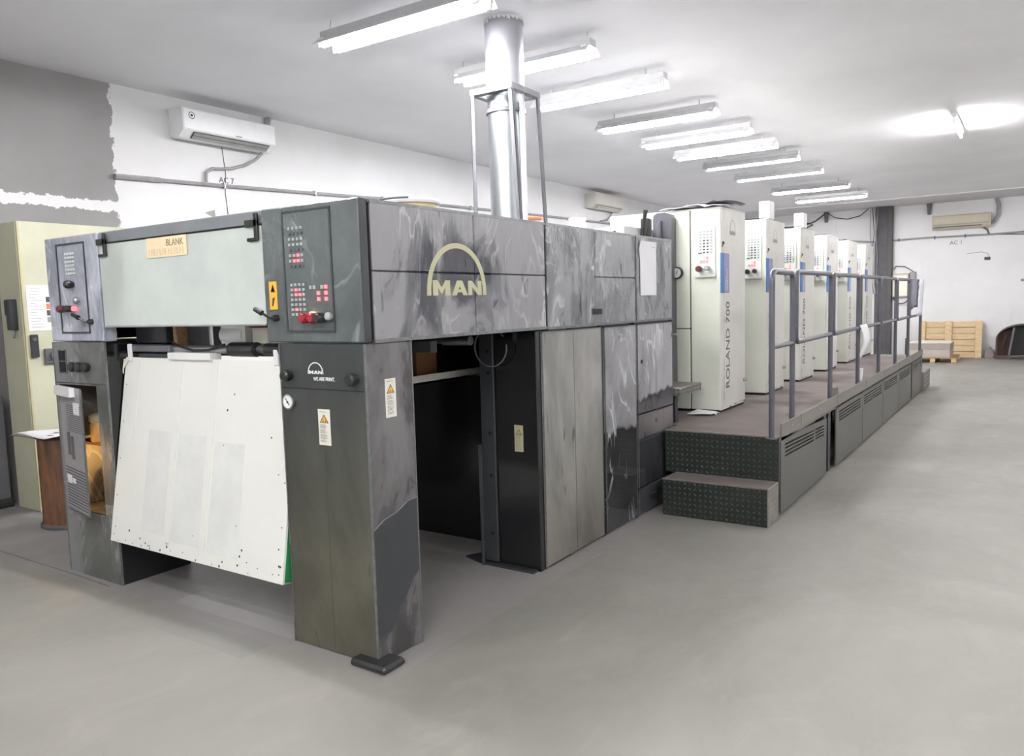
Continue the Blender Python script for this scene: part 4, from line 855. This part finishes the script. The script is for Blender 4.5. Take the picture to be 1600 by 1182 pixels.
one('rag', MB().sheet([[(-6.52 + .035 * i + random.uniform(-.01, .01), 2.98 + .04 * j, .006 + .03 * random.random()) for j in range(4)] for i in range(5)]), 'cloth', 'small pale rag on the floor between drum and cabinet', 'rag', solid=.003)
dk = thing('dark_block', (-7.28, 2.95, 0), 'dark grey block at the left edge beside the olive cabinet', 'locker')  # dark block where the grey wall darkens towards the floor
MB().box(-7.39, -7.20, 2.5, 3.06, 0.0, .95).build('body', 'cable', dk, .008); box('plinth', (-7.39, -7.19, 2.49, 3.07, 0, .08), 'rubber', dk); box('door', (-7.38, -7.21, 2.488, 2.5, .1, .93), 'dark', dk)

# ------------------------------------------------------------------ air conditioners
def ac(name, y0, y1, z0, z1, d, mat, label, detail):
    t = thing(name, (XL + d / 2, (y0 + y1) / 2, z0), label, 'air conditioner'); h = z1 - z0; X = XL
    prof = [(X, z0 + .03), (X + d * .35, z0), (X + d * .62, z0 + h * .02), (X + d, z0 + h * .26), (X + d, z1 - .03), (X + d * .93, z1), (X, z1)]
    MB().prism([(x, y0, z) for x, z in prof], (0, y1 - y0, 0)).build('housing', mat, t, .004)
    # outlet with vanes
    s = lambda f: (X + d * (.62 + .38 * f), z0 + h * (.02 + .24 * f))
    a, b = s(.1), s(.9); e = .006
    MB().add([(a[0] + e, y0 + .12, a[1] - e), (a[0] + e, y1 - .08, a[1] - e), (b[0] + e, y1 - .08, b[1] - e), (b[0] + e, y0 + .12, b[1] - e)], [(0, 1, 2, 3)]).build('air_outlet', 'vent', t)
    for f in (.22, .6):
        p, q = s(f), s(f + .22)
        MB().prism([(p[0] + .01, y0 + .13, p[1] - .02), (q[0] + .012, y0 + .13, q[1] - .012), (q[0] + .006, y0 + .13, q[1] - .006), (p[0] + .004, y0 + .13, p[1] - .014)], (0, y1 - y0 - .22, 0)).build('louvre', 'ac2' if mat != 'white' else 'vent_l', t)
    box('front_panel', (X + d - .002, X + d + .006, y0 + .008, y1 - .008, z0 + h * .28, z1 - .012), mat, t, .004)
    if detail:
        MB().tube(arc((y0 + .10, z1 - .075), .032, 0, 6.28, 18, lambda u, v: (X + d + .0065, u, v)), .004, 5).lathe((X + d + .006, y0 + .10, z1 - .075), [(.014, 0), (.014, .0015)], 'x', 10).build('sticker', 'ink_d', t)
        box('badge', (X + d + .006, X + d + .0075, y0 + .62, y0 + .70, z0 + h * .3, z0 + h * .3 + .012), 'ink', t)
        m = MB()
        for k in range(10): y = y0 + .16 + k * .085; m.box(X + d * .78, X + d * .8, y, y + .004, z0 + h * .06, z0 + h * .14)
        m.build('inner_vane', 'gap', t)
    return t
ac('air_conditioner', 4.905, 6.06, 3.37, 3.665, .24, 'white', 'white split air conditioner on the left wall, nearest to the viewer', True)
ac('air_conditioner', 13.80, 15.03, 3.42, 3.715, .24, 'ac2', 'greyish split air conditioner on the left wall behind the duct stand', False)
one('refrigerant_pipe', MB().tube([(XL + .1, 5.98, 3.37), (XL + .06, 5.92, 3.30), (XL + .03, 5.79, 3.22), (XL + .03, 5.6, 3.16), (XL + .03, 5.46, 3.14), (XL + .03, 5.36, 3.13), (XL + .03, 5.29, 3.08), (XL + .03, 5.28, 2.99)], .017, 8), 'conduit', 'grey insulated pipe curving down from the nearest air conditioner', 'pipe', smooth=True)
one('refrigerant_pipe', MB().tube([(XL + .03, 6.06, 3.62), (XL + .03, 6.12, 3.66), (XL + .03, 6.15, 3.8)], .035, 8), 'conduit', 'thick grey pipe between nearest air conditioner and ceiling', 'pipe', smooth=True)
one('refrigerant_pipe', MB().tube([(XL + .08, 14.85, 3.43), (XL + .06, 14.8, 3.36), (XL + .03, 14.7, 3.26), (XL + .03, 14.4, 3.22)], .018, 8), 'conduit', 'short pale pipe under the second wall air conditioner', 'pipe', smooth=True)
one('thin_wire', MB().tube([(XL + .004, 5.52, 3.38), (XL + .004, 5.55, 3.1), (XL + .004, 5.53, 2.9), (XL + .004, 5.57, 2.4)], .004, 5), 'cable', 'thin dark wire running down the wall below the air conditioner', 'wire')
cp_ = [(XL + .025, 4.28, 2.925), (XL + .025, 5.5, 2.965), (XL + .025, 8, 3.06), (XL + .025, 11.7, 3.15), (XL + .025, 14.8, 3.2), (XL + .025, 22.0, 3.2)]
t = thing('wall_conduit', (XL + .025, 10, 2.9), 'long grey conduit pipe running along the left wall', 'pipe')
MB().tube(cp_, .02, 8).build('tube', 'conduit', t, smooth=True)
MB().tube([cp_[0], (XL + .025, 4.75, 2.94)], .027, 8).build('sleeve', 'conduit', t, smooth=True)
for y, z in ((5.5, 2.965), (6.8, 3.015), (8, 3.06), (10, 3.11)): box('clip', (XL, XL + .05, y - .01, y + .01, z - .03, z + .03), 'galv_d', t)
tx = text('handwriting', 'AC 7', .09, face_x(XL + .002, 5.46, 3.0), 'scribble', None); tag(tx, 'handwritten black AC 7 on the left wall under the air conditioner', 'writing')
one('plaster_patch', MB().prism([(XL, 5.26, 2.66), (XL, 5.38, 2.70), (XL, 5.40, 2.55), (XL, 5.36, 2.62)], (.004, 0, 0)), 'ink', 'small grey chipped patch on the white left wall', 'patch')

# ------------------------------------------------------------------ far end
Y = YF
t = thing('air_conditioner', (-1.53, Y - .1, 3.1), 'yellowed wide air conditioner on the back wall', 'air conditioner')
prof = [(Y, 3.13), (Y - .12, 3.10), (Y - .2, 3.16), (Y - .22, 3.2), (Y - .22, 3.42), (Y - .19, 3.44), (Y, 3.44)]
MB().prism([(-2.15, y, z) for y, z in prof], (1.23, 0, 0)).build('housing', 'ac3', t, .004)
box('front_panel', (-2.12, -.96, Y - .232, Y - .218, 3.24, 3.385), 'ac3', t, .004); box('air_outlet', (-2.12, -1.1, Y - .205, Y - .17, 3.15, 3.175), 'vent', t); box('louvre', (-2.12, -.95, Y - .235, Y - .21, 3.20, 3.225), 'vent_l', t); box('end_cap', (-.96, -.92, Y - .23, Y - .15, 3.14, 3.44), 'ac3', t, .004)
one('insulated_pipe', MB().tube([(-.93, Y - .06, 3.2), (-.86, Y - .06, 3.22), (-.78, Y - .06, 3.36), (-.77, Y - .06, 3.6), (-.82, Y - .06, 3.77)], .04, 8), 'conduit', 'thick grey insulated pipe from back wall air conditioner up to the ceiling', 'pipe', smooth=True)
one('drain_hose', MB().tube([(-1.1, Y - .05, 3.12), (-1.0, Y - .05, 3.05), (-.96, Y - .05, 2.94)], .02, 7), 'cable', 'short drain hose below the back wall air conditioner', 'hose', smooth=True)
t = thing('wall_conduit', (-3, Y - .03, 2.9), 'grey conduit pipe running along the back wall', 'pipe')
MB().tube([(-5.2, Y - .03, 3.05), (-4.6, Y - .03, 3.03), (-3.5, Y - .03, 2.92), (-2.3, Y - .03, 2.94), (-.9, Y - .03, 2.93), (3.5, Y - .03, 3.05)], .022, 7).build('tube', 'conduit', t, smooth=True)
MB().tube([(-.9, Y - .03, 2.93), (.2, Y - .03, 2.86), (3.5, Y - .03, 2.75)], .012, 6).build('wire', 'cable', t, smooth=True)
for x in (-2.9, -2.1, -1.45): box('clip', (x - .012, x + .012, Y - .06, Y, 2.89, 2.97), 'cable', t)
t = thing('steel_column', (-3.25, Y - .14, 0), 'dark steel column against the back wall beside the last tower', 'column')
m = MB().box(-3.41, -3.13, Y - .28, Y - .26, 0, 3.77).box(-3.41, -3.13, Y - .02, Y, 0, 3.77).box(-3.28, -3.26, Y - .26, Y - .02, 0, 3.77); m.build('web', 'scol', t)
MB().box(-3.13, -3.03, Y - .27, Y - .02, 0, 3.77).build('side_channel', 'vent', t)
t = thing('cable_bundle', (-3.47, Y - .3, 1.5), 'bundle of grey cables hanging down along the steel column', 'cables')
for k in range(5):
    x = -3.52 + .045 * k; MB().tube([(x, Y - .31 - .01 * k, 3.76), (x + .06 * math.sin(k), Y - .32, 3.1), (x + .05 * math.cos(2 * k), Y - .32, 2.5), (x + .04 * math.sin(3 * k), Y - .32, 2.05), (x + .05, Y - .32, 1.6)], .011, 6).build('cable', 'cable' if k % 2 else 'conduit', t, smooth=True)
t = thing('junction_box', (-2.86, Y - .1, 1.52), 'cream metal junction box on the back wall beside the column', 'box')
box('box_body', (-3.02, -2.65, Y - .14, Y - .003, 1.50, 2.09), 'ac3', t, .01); box('box_door', (-2.99, -2.68, Y - .15, Y - .14, 1.53, 2.04), 'label', t, .004)
MB().tube(arc((-2.82, 1.5), .17, math.pi, 2 * math.pi, 12, lambda u, v: (u, Y - .1, v)), .014, 6).build('cable', 'cable_b', t, smooth=True)
MB().tube([(-3.0, Y - .05, 2.2), (-2.95, Y - .06, 2.28), (-2.75, Y - .06, 2.26), (-2.55, Y - .06, 2.12), (-2.5, Y - .04, 1.9)], .012, 6).build('cable', 'cable', t, smooth=True)
box('side_box', (-2.63, -2.5, Y - .1, Y - .003, 1.6, 2.12), 'conduit', t, .008)
t = thing('floor_switch', (-2.66, Y - .03, .03), 'narrow dark switch box low on the back wall behind the handrail', 'box')
box('casing', (-2.71, -2.62, Y - .06, Y, .04, .45), 'cable_b', t, .006); box('cover', (-2.70, -2.63, Y - .066, Y - .06, .3, .43), 'vent', t)
for x, nm in ((-2.23, 'above the back wall air conditioner'), (-4.63, 'over the fourth printing tower')):
    one('ceiling_bracket', MB().prism([(x - .06, Y - .1, 3.77), (x + .06, Y - .1, 3.77), (x + .035, Y - .1, 3.5), (x - .035, Y - .1, 3.5)], (0, .06, 0)), 'cable', 'dark tapered bracket under the ceiling edge ' + nm, 'bracket')
one('loose_cable', MB().tube([(-4.6, Y - .12, 3.74), (-4.4, Y - .12, 3.6), (-4.1, Y - .12, 3.54), (-3.8, Y - .12, 3.6), (-3.6, Y - .12, 3.76)], .012, 6), 'cable_b', 'black cable sagging under the ceiling left of the steel column', 'cable', smooth=True)
one('cable_coil', MB().tube([(-4.66, Y - .12, 3.72), (-4.9, Y - .12, 3.55), (-5.3, Y - .12, 3.42), (-5.5, Y - .14, 3.32), (-5.2, Y - .16, 3.36), (-4.95, Y - .14, 3.46), (-5.1, Y - .1, 3.52), (-5.4, Y - .1, 3.4), (-5.6, Y - .1, 3.28), (-5.4, Y - .1, 3.24)], .016, 6), 'cable_b', 'tangled black cable on the back wall over the third tower', 'cable', smooth=True)
tx = text('handwriting', 'AC 1', .13, face_y(-1.78, Y - .002, 2.74), 'scribble', None); tag(tx, 'handwritten AC 1 on the back wall under the air conditioner', 'writing')
t = thing('wall_socket', (-.98, Y - .02, 2.32), 'small socket with a thin wire on the back wall', 'socket')
box('plate', (-1.04, -.92, Y - .03, Y, 2.33, 2.40), 'vent', t, .005); MB().tube([(-1.4, Y - .01, 2.5), (-1.1, Y - .01, 2.53), (-.97, Y - .01, 2.48), (-.94, Y - .01, 2.38)], .006, 5).build('wire', 'conduit', t)
t = thing('wall_outlet', (-.2, Y - .02, 1.5), 'dark outlet on the back wall above the brown steel hood', 'socket')
box('plate', (-.29, -.2, Y - .03, Y, 1.80, 1.85), 'vent', t, .004); box('cover', (-.28, -.21, Y - .034, Y - .03, 1.81, 1.84), 'ink', t)
# leaning pallet
pa = thing('wooden_pallet', (-1.7, 21.8, 0), 'large pale wooden pallet leaning upright against the back wall', 'pallet')
ln = Matrix.Translation((0, 21.72, 0)) @ Matrix.Rotation(-.16, 4, 'X')
for k in range(6):
    MB().box(-2.36, -1.07, .09, .115, .015 + k * .148, .015 + k * .148 + .136 + .004 * (k % 2), 0, ln).build('plank', 'wood', pa, .004)
for x0, x1 in ((-2.37, -2.24), (-1.815, -1.67), (-1.17, -1.03)):
    MB().box(x0, x1, 0, .09, .0, .9, 0, ln).build('post', 'wood', pa, .005)
# board stack on its own pallet
pp = thing('small_pallet', (-1.9, 20.5, 0), 'low worn wooden pallet under the wrapped stack', 'pallet')
for y in (20.02, 20.42, 20.82): box('deck_board', (-2.4, -1.44, y, y + .3, .10, .122), 'wood_d', pp, .003)
for x in (-2.4, -1.95, -1.53):
    for y in (20.03, 20.5, 20.98): box('block', (x, x + .1, y, y + .12, .022, .10), 'wood', pp, .003)
    box('runner', (x - .0, x + .1, 20.02, 21.12, 0, .022), 'wood_d', pp)
bs = thing('wrapped_stack', (-1.95, 20.5, .122), 'grey-brown wrapped stack of board on the low pallet', 'stack')
box('lower_block', (-2.4, -1.56, 20.05, 21.0, .122, .30), 'board_l', bs, .006); box('upper_block', (-2.41, -1.555, 20.045, 21.0, .30, .44), 'board', bs, .006); box('cover_sheet', (-2.42, -1.545, 20.04, 21.0, .44, .452), 'label', bs, .003)
# curved steel hood
hd = thing('steel_hood', (-.2, 21.6, 0), 'dark brown arched steel hood standing against the back wall', 'hood')
n = 18; ro = [(-.18 + .56 * math.cos(math.pi - math.pi * k / n), .45 + .36 * math.sin(math.pi * k / n)) for k in range(n + 1)]
prof = [(-.74, 0)] + ro + [(.38, 0)]; inn = [(-.715, 0)] + [(-.18 + (x + .18) * .955, .45 + (z - .45) * .93) for x, z in ro] + [(.355, 0)]
m = MB()
for k in range(len(prof) - 1): m.prism([(prof[k][0], 21.45, prof[k][1]), (prof[k + 1][0], 21.45, prof[k + 1][1]), (inn[k + 1][0], 21.45, inn[k + 1][1]), (inn[k][0], 21.45, inn[k][1])], (0, .5, 0))
m.build('arched_shell', 'hood', hd); MB().poly([(x, 21.93, z) for x, z in inn]).build('rear_plate', 'black', hd)
MB().prism([(-.72, 21.5, 0), (-.72, 21.5, .52), (-.62, 21.62, .63), (-.44, 21.75, .70), (-.5, 21.75, 0)], (.02, 0, 0)).build('side_wing', 'hood', hd)
MB().prism([(-.50, 21.46, .02), (-.46, 21.46, .02), (-.36, 21.46, .73), (-.40, 21.46, .74)], (0, .02, 0)).build('brace', 'cable', hd); box('threshold', (-.72, .36, 21.44, 21.5, 0, .09), 'hood', hd, .005)
MB().tube([(-.45, 21.43, .05), (-.2, 21.42, .07), (.1, 21.43, .05)], .03, 7).build('torn_strip', 'cable', hd)
one('floor_debris', MB().prism([(-.98, 21.85, 0), (-.8, 21.85, 0), (-.78, 21.85, .1), (-.86, 21.85, .26), (-.95, 21.85, .2)], (0, .1, 0)), 'board', 'low grey lump on the floor between pallet and hood', 'debris')
